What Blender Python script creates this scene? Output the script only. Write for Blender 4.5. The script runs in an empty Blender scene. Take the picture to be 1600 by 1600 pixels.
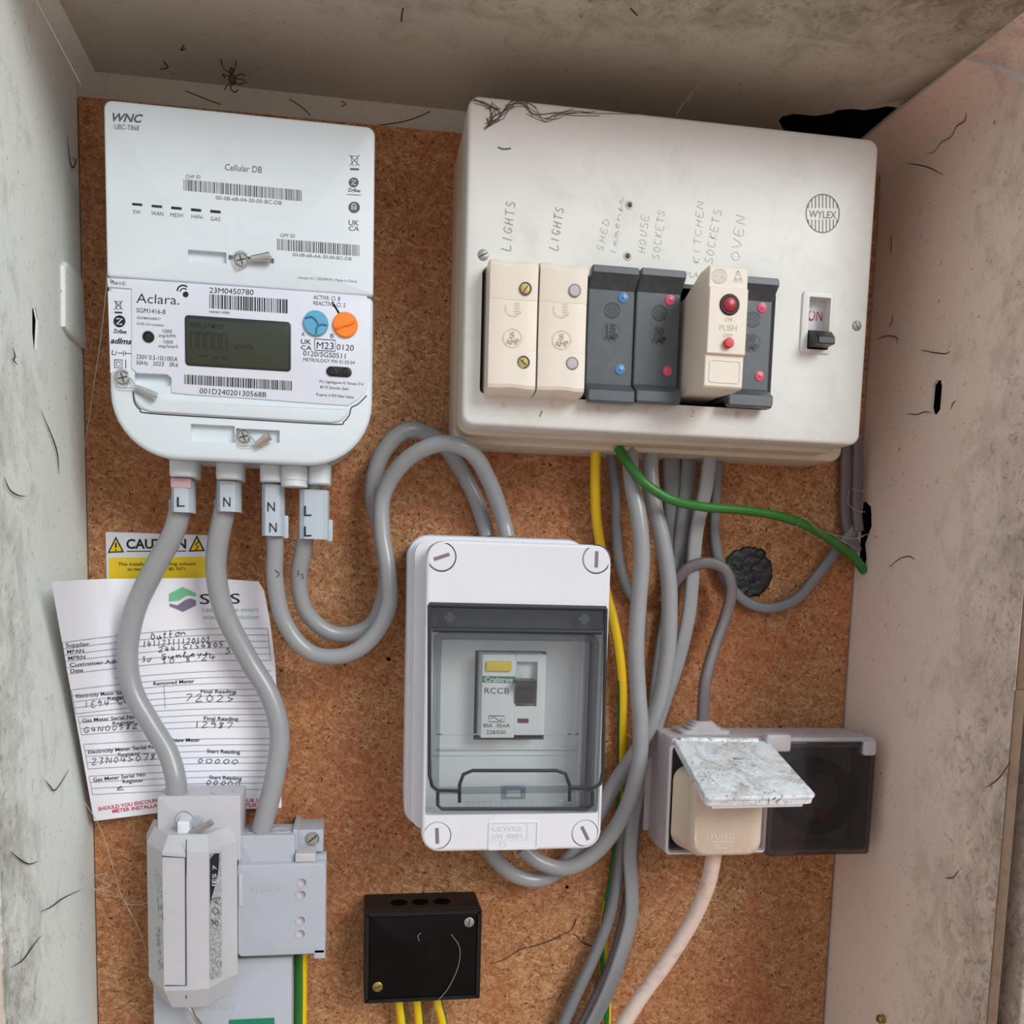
import bpy, bmesh, math, random
from mathutils import Vector, Matrix
from mathutils import noise as mnoise
from mathutils.geometry import delaunay_2d_cdt
random.seed(7)
PI = math.pi
SC = bpy.context.scene
COL = SC.collection

# ------------------------------------------------------------------ camera
# board coordinates in millimetres: x right, z up, h out of the chipboard
D = 700.0
CM = ((0.98604, -0.026996, -0.164303), (0.0081381, 0.993404, -0.114381), (0.166307, 0.111447, 0.979756))
F, CX, CY = 1500.0, 800.0, 1067.0
cam = bpy.data.cameras.new('camera')
cam.sensor_width = 36; cam.lens = 36 * F / 1600; cam.shift_x = 0; cam.shift_y = (CY - 800) / 1600
cam.clip_start = 0.01; cam.clip_end = 50
co = bpy.data.objects.new('camera', cam); COL.objects.link(co)
def _b2w(v): return Vector((v[0], v[2], -v[1]))
_r, _d, _f = _b2w(CM[0]), _b2w(CM[1]), _b2w(CM[2])
_m = Matrix((_r, -_d, -_f)).transposed().to_4x4(); _m.translation = Vector((0, -D / 1000, 0))
co.matrix_world = _m
SC.camera = co

# ------------------------------------------------------------------ light
SC.view_settings.view_transform = 'Standard'; SC.view_settings.look = 'None'
SC.view_settings.gamma = 1; SC.view_settings.use_curve_mapping = False
SC.view_settings.exposure = 0.1
W = bpy.data.worlds.new('sky'); SC.world = W; W.use_nodes = True
nt = W.node_tree; nt.nodes.clear()
wo = nt.nodes.new('ShaderNodeOutputWorld'); bg = nt.nodes.new('ShaderNodeBackground')
tc = nt.nodes.new('ShaderNodeTexCoord'); sp = nt.nodes.new('ShaderNodeSeparateXYZ')
mr = nt.nodes.new('ShaderNodeMapRange'); mr.inputs['From Min'].default_value = -0.5; mr.inputs['From Max'].default_value = 0.6
cr = nt.nodes.new('ShaderNodeValToRGB')
cr.color_ramp.elements[0].position = 0.0; cr.color_ramp.elements[0].color = (0.66, 0.50, 0.44, 1)
cr.color_ramp.elements[1].position = 1.0; cr.color_ramp.elements[1].color = (0.86, 1.03, 1.14, 1)
e = cr.color_ramp.elements.new(0.45); e.color = (0.76, 0.70, 0.68, 1)
nt.links.new(tc.outputs['Generated'], sp.inputs[0]); nt.links.new(sp.outputs['Z'], mr.inputs['Value'])
nt.links.new(mr.outputs[0], cr.inputs[0]); nt.links.new(cr.outputs[0], bg.inputs[0]); nt.links.new(bg.outputs[0], wo.inputs[0])
bg.inputs[1].default_value = 0.82
def lamp(name, kind, loc, target, energy, color, size):
    l = bpy.data.lights.new(name, kind); l.energy = energy; l.color = color
    if kind == 'SUN': l.angle = size
    else: l.shape = 'DISK'; l.size = size
    o = bpy.data.objects.new(name, l); COL.objects.link(o); o.location = loc
    o.rotation_euler = (Vector(target) - Vector(loc)).to_track_quat('-Z', 'Y').to_euler()
lamp('overcast_sun', 'SUN', (1.35, -2.0, 1.2), (0.1, 0, 0), 1.75, (0.98, 1.0, 0.99), math.radians(25))

# ------------------------------------------------------------------ pixel / plane helpers
def ray(px, py):
    c = ((px - CX) / F, (py - CY) / F, 1.0)
    d = [sum(CM[i][j] * c[i] for i in range(3)) for j in range(3)]   # x right, y down, z into board
    return d
def Q(px, py, h=0.0):
    """photograph position at height h above the chipboard -> (x, z) in mm"""
    d = ray(px, py); t = (D - h) / d[2]
    return (d[0] * t, -d[1] * t)
def Q3(px, py, h=0.0):
    a = Q(px, py, h); return (a[0], a[1], h)
def Rc(p0, p1, h):                                                   # axis-aligned rectangle from two corners
    a = Q(p0[0], p0[1], h); b = Q(p1[0], p1[1], h)
    return (min(a[0], b[0]), max(a[0], b[0]), min(a[1], b[1]), max(a[1], b[1]))
def onX(px, py, x):                                                  # on a side wall
    d = ray(px, py); t = x / d[0]; return (D - d[2] * t, -d[1] * t)   # (h, z)
def onZ(px, py, z):
    d = ray(px, py); t = -z / d[1]; return (d[0] * t, D - d[2] * t)   # (x, h)

# ------------------------------------------------------------------ materials
def lin(c):
    o = []
    for v in c[:3]:
        v = v / 255.0; o.append(v / 12.92 if v <= 0.04045 else ((v + 0.055) / 1.055) ** 2.4)
    return (o[0], o[1], o[2], 1)
class NB:
    def __init__(s, name):
        s.m = bpy.data.materials.new(name); s.m.use_nodes = True; s.t = s.m.node_tree
        s.b = s.t.nodes['Principled BSDF']; s.out = s.t.nodes['Material Output']
        s.c = s.t.nodes.new('ShaderNodeTexCoord')
    def n(s, k, **kw):
        x = s.t.nodes.new(k)
        for a, v in kw.items(): setattr(x, a, v)
        return x
    def l(s, a, b): s.t.links.new(a, b)
    def mapping(s, scale=(1, 1, 1), rot=(0, 0, 0), kind='POINT'):
        mp = s.n('ShaderNodeMapping'); mp.vector_type = kind; mp.inputs['Scale'].default_value = scale; mp.inputs['Rotation'].default_value = rot
        s.l(s.c.outputs['Object'], mp.inputs[0]); return mp.outputs[0]
    def noise(s, scale, detail=4, rough=.55, dist=0, vec=None):
        x = s.n('ShaderNodeTexNoise'); x.inputs['Scale'].default_value = scale; x.inputs['Detail'].default_value = detail
        x.inputs['Roughness'].default_value = rough; x.inputs['Distortion'].default_value = dist
        s.l(vec if vec else s.c.outputs['Object'], x.inputs['Vector']); return x.outputs['Fac']
    def ramp(s, f, stops, col=False):
        x = s.n('ShaderNodeValToRGB'); r = x.color_ramp
        while len(r.elements) < len(stops): r.elements.new(.5)
        for e, (p, c) in zip(r.elements, stops):
            e.position = p; e.color = lin(c) if isinstance(c, tuple) else (c, c, c, 1)
        s.l(f, x.inputs[0]); return x.outputs[0]
    def mix(s, f, a, b, mode='MIX'):
        x = s.n('ShaderNodeMix', data_type='RGBA', blend_type=mode)
        for v, i in ((f, x.inputs[0]), (a, x.inputs[6]), (b, x.inputs[7])):
            if hasattr(v, 'links'): s.l(v, i)
            elif isinstance(v, (int, float)): i.default_value = v
            else: i.default_value = lin(v)
        return x.outputs[2]
    def math(s, op, a, b):
        x = s.n('ShaderNodeMath', operation=op)
        for v, i in ((a, x.inputs[0]), (b, x.inputs[1])):
            if hasattr(v, 'links'): s.l(v, i)
            else: i.default_value = v
        return x.outputs[0]
    def bump(s, f, strength, dist):
        x = s.n('ShaderNodeBump'); x.inputs['Strength'].default_value = strength; x.inputs['Distance'].default_value = dist
        s.l(f, x.inputs['Height']); s.l(x.outputs[0], s.b.inputs['Normal'])
    def fin(s, col, rough=.5, metal=0, spec=.5):
        if hasattr(col, 'links'): s.l(col, s.b.inputs['Base Color'])
        else: s.b.inputs['Base Color'].default_value = lin(col)
        s.b.inputs['Roughness'].default_value = rough; s.b.inputs['Metallic'].default_value = metal
        s.b.inputs['Specular IOR Level'].default_value = spec
        return s.m
def plastic(name, col, rough=.42, dirt=0.0, dcol=(90, 80, 70), dscale=60, spec=.5, metal=0, speck=0.0, bump=0.0):
    b = NB(name); c = b.mix(b.noise(25, 3), tuple(max(0, v - 7) for v in col), tuple(min(255, v + 4) for v in col))
    if dirt:
        f = b.ramp(b.noise(dscale, 8, .7, .6), [(.5, 0.0), (.72, 1.0)])
        c = b.mix(b.math('MULTIPLY', f, dirt), c, dcol)
    if speck:
        f = b.ramp(b.noise(900, 2, .5), [(.70, 0.0), (.74, 1.0)]); f = b.math('MULTIPLY', f, b.ramp(b.noise(90, 2), [(.5, 0.0), (.6, 1.0)]))
        c = b.mix(b.math('MULTIPLY', f, speck), c, dcol)
    if bump: b.bump(b.noise(500, 4), bump, .0004)
    return b.fin(c, rough, metal, spec)
M = {}
M['white'] = plastic('white_meter_plastic', (216, 226, 231), .38, .05, (150, 150, 150), speck=.4)
M['label'] = plastic('printed_label_film', (218, 222, 232), .3, .04)
M['white2'] = plastic('pale_grey_cover_plastic', (220, 220, 226), .36, .05, (150, 145, 140), speck=.5)
M['clearwhite'] = plastic('aged_interior_plastic', (216, 218, 218), .5)
M['cream'] = plastic('aged_cream_plastic', (221, 221, 215), .42, .28, (168, 165, 156), 26, speck=.6)
M['creamd'] = plastic('aged_cream_base_plastic', (206, 194, 174), .45, .3, (150, 135, 115), 40, speck=.6)
M['ivory'] = plastic('ivory_carrier_plastic', (226, 216, 200), .4, .12, (180, 165, 145), 50, speck=.4)
M['darkfuse'] = plastic('slate_bakelite', (74, 80, 86), .38, .35, (104, 112, 116), 120, speck=.0)
M['black'] = plastic('black_plastic', (18, 17, 19), .35)
M['jbox'] = plastic('dusty_black_bakelite', (20, 16, 17), .5, .25, (50, 42, 40), 60, spec=.3)
M['gloss'] = plastic('gloss_black_lid', (5, 5, 8), .22, .1, (22, 22, 24), 90, spec=.2)
M['void'] = plastic('dark_void', (5, 5, 8), .95, spec=.05)
M['ink'] = plastic('black_ink', (38, 40, 46), .6, spec=.2)
M['greyink'] = plastic('grey_ink', (96, 100, 106), .6, spec=.2)
M['teal_ink'] = plastic('pale_green_ink', (150, 196, 184), .6, spec=.2)
M['emblem'] = plastic('emblem_grey', (140, 140, 134), .6, spec=.2)
M['pencil'] = plastic('pencil_mark', (158, 154, 148), .7, spec=.1)
M['pencil2'] = plastic('faint_pencil_mark', (190, 188, 180), .7, spec=.1)
M['redink'] = plastic('red_ink', (200, 50, 75), .6, spec=.2)
M['screen'] = plastic('lcd_bezel', (34, 36, 36), .25)
M['lcd'] = plastic('lcd_green', (50, 55, 38), .2, .3, (40, 44, 30), 40)
M['lcdink'] = plastic('lcd_segments', (24, 27, 20), .3)
M['blue'] = plastic('sky_blue_plastic', (92, 168, 200), .35)
M['blued'] = plastic('blue_embossing', (52, 118, 150), .35)
M['orange'] = plastic('orange_plastic', (246, 134, 34), .35)
M['steel'] = plastic('sealing_steel', (196, 194, 190), .25, .3, (90, 86, 80), 300, metal=.95)
M['brass'] = plastic('brass', (170, 146, 84), .38, .6, (90, 70, 30), 300, metal=.9)
M['oldscrew'] = plastic('dull_screw_metal', (158, 156, 146), .45, .4, (84, 80, 70), 300, metal=.6)
M['cable'] = plastic('grey_cable_sheath', (150, 151, 154), .28, .22, (176, 164, 158), 45, speck=.5)
M['cable2'] = plastic('dull_grey_cable_sheath', (118, 120, 125), .42, .35, (150, 136, 128), 45, speck=.5)
M['cable3'] = plastic('brownish_grey_cable_sheath', (104, 94, 96), .45, .4, (136, 120, 116), 60, speck=.5)
M['green'] = plastic('green_cable_sheath', (46, 112, 40), .4, .3, (80, 130, 70), 60)
M['yellow'] = plastic('yellow_cable_sheath', (232, 190, 20), .38, .2, (190, 150, 30), 60)
M['stripe'] = plastic('green_stripe', (18, 110, 44), .38)
M['flexpink'] = plastic('dirty_white_flex', (216, 192, 180), .5, .5, (150, 120, 105), 120, speck=.8)
M['tag'] = plastic('pale_blue_grey_tag', (182, 194, 202), .4)
M['tagpink'] = plastic('pink_tape', (206, 170, 178), .5)
M['paper'] = plastic('form_paper', (240, 239, 246), .8, spec=.15)
M['yprint'] = plastic('warning_yellow', (232, 200, 22), .45)
M['signwhite'] = plastic('sign_white', (220, 222, 230), .4)
M['logogreen'] = plastic('logo_green', (122, 196, 156), .6, spec=.2)
M['logogrey'] = plastic('logo_purple_grey', (132, 122, 144), .6, spec=.2)
M['greenlabel'] = plastic('green_label', (20, 118, 86), .4)
M['crabgreen'] = plastic('green_brand_label', (58, 120, 96), .4)
M['henley'] = plastic('light_grey_cutout_plastic', (190, 188, 192), .42, .14, (150, 142, 142), 50, speck=.5)
M['henley2'] = plastic('grey_cutout_plastic', (176, 180, 188), .42, .15, (146, 146, 150), 50, speck=.5)
M['bluebtn'] = plastic('blue_plastic_dot', (74, 132, 186), .25)
M['pinkbtn'] = plastic('pink_red_plastic_dot', (214, 84, 112), .25)
M['redbtn'] = plastic('red_push_button', (206, 40, 58), .35)
M['darkred'] = plastic('dark_red_button', (158, 30, 42), .3)
M['testyellow'] = plastic('yellow_test_button', (222, 192, 26), .35)
M['maroon'] = plastic('maroon_indicator', (100, 34, 52), .4)
M['plug'] = plastic('aged_ivory_plug', (212, 194, 174), .45, .2, (160, 130, 110), 60, speck=.6)
M['socket'] = plastic('dusty_grey_socket_plastic', (186, 178, 180), .5, .3, (120, 104, 98), 60, speck=.9)
M['sockdk'] = plastic('socket_shadow_grey', (120, 112, 114), .5)
M['gasket'] = plastic('dark_gasket', (40, 42, 46), .6)
M['web'] = plastic('dusty_silk', (170, 164, 156), .9, spec=.1)
M['silk'] = plastic('pale_silk', (205, 200, 200), .9, spec=.1)
M['webdark'] = plastic('dirty_silk', (92, 84, 74), .9, spec=.1)
M['spider'] = plastic('spider_brown', (74, 60, 48), .7)
M['crack'] = plastic('crack_dirt', (78, 62, 54), .95, spec=.05)
def b_lid():
    b = NB('filthy_white_lid')
    f = b.ramp(b.noise(38, 10, .8, 1.2), [(.46, 0.0), (.60, 1.0)])
    f2 = b.math('MULTIPLY', b.ramp(b.noise(120, 9, .82, 3.5), [(.53, 0.0), (.57, 1.0)]), b.ramp(b.noise(30, 3), [(.42, 0.2), (.6, 1.0)]))
    c = b.mix(b.math('MULTIPLY', f, .55), (226, 230, 234), (150, 128, 104)); c = b.mix(f2, c, (78, 64, 52))
    return b.fin(c, .5)
M['filthy'] = b_lid()
M['bounce'] = plastic('pinkish_bounce_ground', (188, 150, 134), .9, .3, (190, 150, 136), 5)  # for the unseen ground added to throw pinkish light upward
M['rule'] = plastic('ruled_line', (140, 142, 150), .7, spec=.2)
def b_foil():
    b = NB('worn_foil_label'); c = b.ramp(b.noise(700, 4, .7, 1), [(.42, (122, 122, 124)), (.6, (196, 196, 196))]); return b.fin(c, .4)
M['foil'] = b_foil()
def b_glass(name, tint, gl=.1, rough=.08):
    b = NB(name); t = b.n('ShaderNodeBsdfTransparent'); t.inputs[0].default_value = tint
    g = b.n('ShaderNodeBsdfGlossy'); g.inputs['Roughness'].default_value = rough; g.inputs[0].default_value = (.9, .95, 1, 1)
    mx = b.n('ShaderNodeMixShader'); lw = b.n('ShaderNodeLayerWeight'); lw.inputs[0].default_value = .25
    f = b.math('ADD', b.math('MULTIPLY', lw.outputs['Fresnel'], .6), gl * .4)
    b.l(f, mx.inputs[0]); b.l(t.outputs[0], mx.inputs[1]); b.l(g.outputs[0], mx.inputs[2]); b.l(mx.outputs[0], b.out.inputs[0])
    return b.m
M['glass'] = b_glass('clear_smoked_window', (.96, .975, .98, 1))
M['smoke'] = b_glass('dark_smoked_plastic', (.54, .58, .60, 1), .12, .15)
M['smoke2'] = b_glass('brown_smoked_lid', (.58, .55, .55, 1), .06, .12)
def b_chip():
    b = NB('chipboard')
    n0 = b.noise(170, 8, .75, 1.2)
    c = b.ramp(n0, [(.32, (96, 58, 36)), (.44, (156, 108, 72)), (.54, (180, 132, 92)), (.66, (210, 168, 124))])
    hts = n0
    for i, (ang, sc) in enumerate(((.35, 130), (-.6, 145), (1.3, 140), (2.2, 160))):
        v = b.mapping((1, 1, .24), (0, ang, 0), 'TEXTURE'); n = b.noise(sc, 3, .6, 1.0 + i * .3, v)
        f = b.ramp(n, [(.57, 0.0), (.62, 1.0)]); c = b.mix(b.math('MULTIPLY', f, .72), c, ((220, 182, 138), (134, 86, 54), (204, 158, 114), (112, 68, 42))[i])
    big = b.ramp(b.noise(7, 4, .6, .8), [(.36, 0.0), (.66, 1.0)])
    c = b.mix(b.math('MULTIPLY', big, .42), c, (168, 84, 42))
    dk = b.ramp(b.noise(3.4, 3, .6, .4), [(.45, 0.0), (.7, 1.0)]); c = b.mix(b.math('MULTIPLY', dk, .22), c, (84, 50, 32))
    sp = b.ramp(b.noise(430, 2, .5, .3), [(.655, 0.0), (.69, 1.0)]); c = b.mix(b.math('MULTIPLY', sp, .9), c, (40, 24, 16))
    b.bump(n0, .5, .0009)
    return b.fin(c, .75, 0, .25)
M['chip'] = b_chip()
def b_wall(name, base, grime, seed, edge, axis_lo=.02, axis_hi=.19, low=0.0):
    b = NB(name); sx = b.n('ShaderNodeSeparateXYZ'); b.l(b.c.outputs['Object'], sx.inputs[0])
    st = b.mapping((1, 1, .8)); 
    vec = b.n('ShaderNodeVectorMath', operation='ADD'); b.l(st, vec.inputs[0]); vec.inputs[1].default_value = (seed, seed * 2, seed * 3); v = vec.outputs[0]
    c = b.mix(b.noise(9, 5, .6, 0, v), base, tuple(int(x * .93) for x in base))
    # weathering that thickens toward the open front of the box and lower down
    m = b.n('ShaderNodeMapRange'); m.inputs[1].default_value = axis_lo; m.inputs[2].default_value = axis_hi
    b.l(b.math('MULTIPLY', sx.outputs['Y'], -1.0), m.inputs[0])
    zz = b.n('ShaderNodeMapRange'); zz.inputs[1].default_value = .2; zz.inputs[2].default_value = -.35; zz.inputs[3].default_value = 1 - low; zz.inputs[4].default_value = 1
    b.l(sx.outputs['Z'], zz.inputs[0])
    g = b.math('MULTIPLY', m.outputs[0], zz.outputs[0])
    f = b.math('ADD', b.math('MULTIPLY', g, .40), b.noise(38, 8, .68, .6, v)); f = b.ramp(f, [(.62, 0.0), (.98, 1.0)])
    c = b.mix(b.math('MULTIPLY', f, edge), c, grime)
    f = b.math('ADD', b.math('MULTIPLY', g, .22), b.noise(150, 8, .74, 1.0, v)); f = b.ramp(f, [(.66, 0.0), (.80, 1.0)])
    c = b.mix(b.math('MULTIPLY', f, .62), c, (116, 106, 92))
    f = b.ramp(b.noise(420, 3, .6, 1.0, v), [(.655, 0.0), (.70, 1.0)]); c = b.mix(b.math('MULTIPLY', f, .7), c, (92, 78, 68))
    b.bump(b.noise(160, 9, .8, .5, v), .4, .0010)
    return b.fin(c, .7, 0, .25)
M['wl'] = b_wall('weathered_white_paint', (238, 242, 236), (138, 138, 122), 1.3, .75, .05, .19, low=.55)
M['wr'] = b_wall('weathered_cream_paint', (242, 220, 207), (160, 148, 130), 4.1, .8, .06, .19, low=.35)
M['wc'] = b_wall('stained_beige_paint', (200, 196, 184), (130, 120, 104), 8.2, .8, .05, .19)
M['wb'] = b_wall('back_panel_paint', (206, 200, 188), (150, 140, 126), 6.2, .3)
M['rust'] = plastic('rusty_brown_edge', (116, 92, 74), .8, .5, (70, 50, 38), 90, bump=.5)
M['tar'] = plastic('black_sealing_compound', (15, 15, 18), .45, .2, (60, 60, 62), 120, bump=.6)

# ------------------------------------------------------------------ mesh building
def cr_spline(pts, n=8):
    P = [Vector(p) for p in pts]; P = [P[0] * 2 - P[1]] + P + [P[-1] * 2 - P[-2]]; out = []
    for i in range(1, len(P) - 2):
        a, b, c, d = P[i - 1:i + 3]
        for k in range(n):
            t = k / n
            out.append(.5 * ((2 * b) + (c - a) * t + (2 * a - 5 * b + 4 * c - d) * t * t + (3 * b - a - 3 * c + d) * t ** 3))
    out.append(P[-2]); return out
def rr(x0, x1, z0, z1, r, n=5):
    """rounded rectangle outline; r number or (bottom-left, bottom-right, top-right, top-left)"""
    if not isinstance(r, (tuple, list)): r = (r,) * 4
    o = []
    for (cx, cz, a0, q) in ((x0, z0, PI, r[0]), (x1, z0, 1.5 * PI, r[1]), (x1, z1, 0, r[2]), (x0, z1, .5 * PI, r[3])):
        q = max(q, .01); sx = 1 if cx == x0 else -1; sz = 1 if cz == z0 else -1
        for k in range(n + 1):
            a = a0 + .5 * PI * k / n; o.append((cx + sx * q + q * math.cos(a), cz + sz * q + q * math.sin(a)))
    return o
def circ(x, z, r, n=24): return [(x + r * math.cos(2 * PI * k / n), z + r * math.sin(2 * PI * k / n)) for k in range(n)]
def inset(poly, d):
    n = len(poly); out = []
    ar = sum(poly[i][0] * poly[(i + 1) % n][1] - poly[(i + 1) % n][0] * poly[i][1] for i in range(n)); s = 1 if ar > 0 else -1
    for i in range(n):
        p, a, c = Vector(poly[i]), Vector(poly[i - 1]), Vector(poly[(i + 1) % n])
        e1 = (p - a); e2 = (c - p)
        if e1.length < 1e-6: e1 = e2
        if e2.length < 1e-6: e2 = e1
        n1 = Vector((-e1.y, e1.x)).normalized(); n2 = Vector((-e2.y, e2.x)).normalized(); m = n1 + n2
        m = m.normalized() if m.length > 1e-6 else n1
        k = 1 / max(.5, m.dot(n1)); q = p + m * d * s * k; out.append((q.x, q.y))
    return out
def inside(p, poly):
    r = False; n = len(poly)
    for i in range(n):
        (x1, y1), (x2, y2) = poly[i], poly[i - 1]
        if (y1 > p[1]) != (y2 > p[1]) and p[0] < (x2 - x1) * (p[1] - y1) / (y2 - y1) + x1: r = not r
    return r
LOOSE = {'printed_lettering', 'printed_warning', 'printed_form_text', 'handwriting', 'pencil_writing', 'moulded_lettering', 'moulded_number', 'moulded_rating', 'moulded_rib', 'dirt_streak', 'scuff', 'round_emblem', 'moulded_emblem', 'gasket_line', 'panel_seam', 'digits'}
class MB:
    def __init__(s): s.v = []; s.f = []; s.m = []; s.fl = set()
    def add(s, vs, fs, mi=0):
        o = len(s.v); s.v += [tuple(x) for x in vs]
        for f in fs: s.f.append([i + o for i in f]); s.m.append(mi)
        return s
    def rings(s, rings, mi=0, cap0=True, cap1=True, closed=True):
        n = len(rings[0]); o = len(s.v); fs = []
        for r in rings: s.v += [tuple(x) for x in r]
        for i in range(len(rings) - 1):
            for k in range(n if closed else n - 1):
                a = o + i * n + k; b = o + i * n + (k + 1) % n; fs.append([a, b, b + n, a + n])
        if cap0: fs.append([o + k for k in range(n)][::-1])
        if cap1: fs.append([o + (len(rings) - 1) * n + k for k in range(n)])
        s.f += fs; s.m += [mi] * len(fs); return s
    def prism(s, poly, h0, h1, bev=0, mi=0, back=True, f=None, nb=3):
        f = f or (lambda a, b, c: (a, b, c))
        st = [(h0, 0.0)]
        if bev:
            for k in range(nb + 1):
                a = .5 * PI * k / nb; st.append((h1 - bev + bev * math.sin(a), bev * (1 - math.cos(a))))
        else: st.append((h1, 0.0))
        s.rings([[f(x, z, h) for x, z in (inset(poly, d) if d > 1e-5 else poly)] for h, d in st], mi, back, True); return s
    def box(s, x0, x1, z0, z1, h0, h1, r=1.0, bev=.6, mi=0, n=4): return s.prism(rr(x0, x1, z0, z1, r, n), h0, h1, bev, mi)
    def plate(s, outer, holes, h0, h1, bev=0, mi=0, f=None, hbev=0, back=False):
        """plate with through holes; holes' walls go from h1 to h0"""
        f = f or (lambda a, b, c: (a, b, c))
        top = inset(outer, bev) if bev else outer
        hl = [inset(h, -hbev) if hbev else h for h in holes]
        pts = [Vector(p) for L in [top] + hl for p in L]; ed = []; o_ = 0
        for L in [top] + hl: ed += [(o_ + k, o_ + (k + 1) % len(L)) for k in range(len(L))]; o_ += len(L)
        vo, _, fo, _, _, _ = delaunay_2d_cdt(pts, ed, [], 0, 1e-5)
        tri = []
        for t in fo:
            c = sum((vo[i] for i in t), Vector((0, 0))) / len(t)
            if inside(c, top) and not any(inside(c, h) for h in hl): tri.append(list(t))
        q_ = len(s.f); s.add([f(p.x, p.y, h1) for p in vo], tri, mi); s.fl.update(range(q_, len(s.f)))
        if back: s.add([f(p.x, p.y, h0) for p in vo], tri, mi)
        st = [(h0, 0.0)] + ([(h1 - bev + bev * math.sin(.5 * PI * k / 3), bev * (1 - math.cos(.5 * PI * k / 3))) for k in range(4)] if bev else [(h1, 0)])
        s.rings([[f(x, z, h) for x, z in (inset(outer, d) if d > 1e-5 else outer)] for h, d in st], mi, False, False)
        for h in holes:
            if hbev: R = [[f(x, z, h1) for x, z in inset(h, -hbev)], [f(x, z, h1 - hbev * .6) for x, z in inset(h, -hbev * .3)], [f(x, z, h1 - hbev) for x, z in h], [f(x, z, h0) for x, z in h]]
            else: R = [[f(x, z, h1) for x, z in h], [f(x, z, h0) for x, z in h]]
            s.rings(R, mi, False, False)
        return s
    def lathe(s, x, z, prof, n=28, mi=0, cap0=True, cap1=True):
        return s.rings([[(x + r * math.cos(2 * PI * k / n), z + r * math.sin(2 * PI * k / n), h) for k in range(n)] for r, h in prof], mi, cap0, cap1)
    def tube(s, pts, r, n=12, mi=0, seg=8, flat=None, stripe=None, smooth=True, side=(0, 0, 1)):
        P = cr_spline(pts, seg) if smooth else [Vector(p) for p in pts]
        rings = []; up = Vector(side)
        for i, p in enumerate(P):
            t = (P[min(i + 1, len(P) - 1)] - P[max(i - 1, 0)]).normalized()
            b = up - t * up.dot(t)
            if b.length < .05: b = Vector((1, 0, 0)) - t * t.x
            b.normalize()
            if not flat: up = b
            a = t.cross(b)
            rad = r(i / (len(P) - 1)) if callable(r) else r
            ra, rb = (rad, rad) if not flat else (rad, rad * flat)
            ring = []
            for k in range(n):
                q = 2 * PI * k / n; ca, sa = math.cos(q), math.sin(q)
                if flat: ca = math.copysign(abs(ca) ** .6, ca); sa = math.copysign(abs(sa) ** .6, sa)
                ring.append(p + a * ra * ca + b * rb * sa)
            rings.append(ring)
        o = len(s.m); s.rings(rings, mi)
        if stripe:                                                   # (material, first side, last side, twist per ring)
            for i in range(len(rings) - 1):
                for k in range(n):
                    kk = (k - int(i * stripe[3])) % n
                    if stripe[1] <= kk <= stripe[2]: s.m[o + i * n + k] = stripe[0]
        return s
    def ball(s, c, rx, rz, rh, mi=0, n=12, m=8):
        return s.rings([[(c[0] + rx * math.sin(PI * j / m) * math.cos(2 * PI * k / n), c[1] + rz * math.sin(PI * j / m) * math.sin(2 * PI * k / n), c[2] + rh * math.cos(PI * j / m)) for k in range(n)] for j in range(m + 1)], mi, False, False)
    # flat print in photograph positions on a surface at height h (number or function of px, py)
    def pp(s, pts, faces, h, mi=0):
        hf = h if callable(h) else (lambda a, b: h)
        return s.add([Q3(p[0], p[1], hf(p[0], p[1]) + (p[2] if len(p) > 2 else 0)) for p in pts], faces, mi)
    def line(s, pts, w, h, mi=0):
        pts = [Vector(p) for p in pts]; vs = []
        for i, p in enumerate(pts):
            t = (pts[min(i + 1, len(pts) - 1)] - pts[max(i - 1, 0)])
            t = t.normalized() if t.length > 1e-6 else Vector((1, 0)); nrm = Vector((-t.y, t.x)) * w * .5
            vs += [tuple(p + nrm), tuple(p - nrm)]
        return s.pp(vs, [[2 * i, 2 * i + 1, 2 * i + 3, 2 * i + 2] for i in range(len(pts) - 1)], h, mi)
    def quad(s, p, h, mi=0): return s.pp(p, [[0, 1, 2, 3]], h, mi)
    def poly(s, p, h, mi=0): return s.pp(p, [list(range(len(p)))], h, mi)
    def ring2(s, c, r, w, h, mi=0, ry=None, n=28, a0=0, a1=2 * PI):
        ry = ry or r
        return s.line([(c[0] + r * math.cos(a0 + (a1 - a0) * k / n), c[1] + ry * math.sin(a0 + (a1 - a0) * k / n)) for k in range(n + 1)], w, h, mi)
    def bars(s, a, b, hgt, h, seed, mi=0, fill=.5):
        rnd = random.Random(seed); x = 0.0; L = math.hypot(b[0] - a[0], b[1] - a[1])
        while x < L - 1:
            w = rnd.choice((.9, .9, 1.6, 2.3)); w = min(w, L - x)
            p = [(a[0] + (b[0] - a[0]) * t / L, a[1] + (b[1] - a[1]) * t / L) for t in (x, x + w)]
            s.quad([p[0], p[1], (p[1][0], p[1][1] + hgt), (p[0][0], p[0][1] + hgt)], h, mi); x += w + rnd.choice((.9, 1.2, 1.9)) * fill / .5
        return s
    def text(s, t, p0, p1, cap, h, mi=0, bold=0, slant=0, thick=0):
        vs, fs, w = glyphs(t, bold, slant, thick)
        ux, uy = (p1[0] - p0[0]) / w, (p1[1] - p0[1]) / w
        L = math.hypot(ux, uy); nx, ny = uy / L * -1, ux / L
        k = cap / .70
        return s.pp([(p0[0] + ux * x - ny * 0 + (-nx) * y * k, p0[1] + uy * x - ny * y * k, z) for x, y, z in vs], fs, h, mi)
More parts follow.
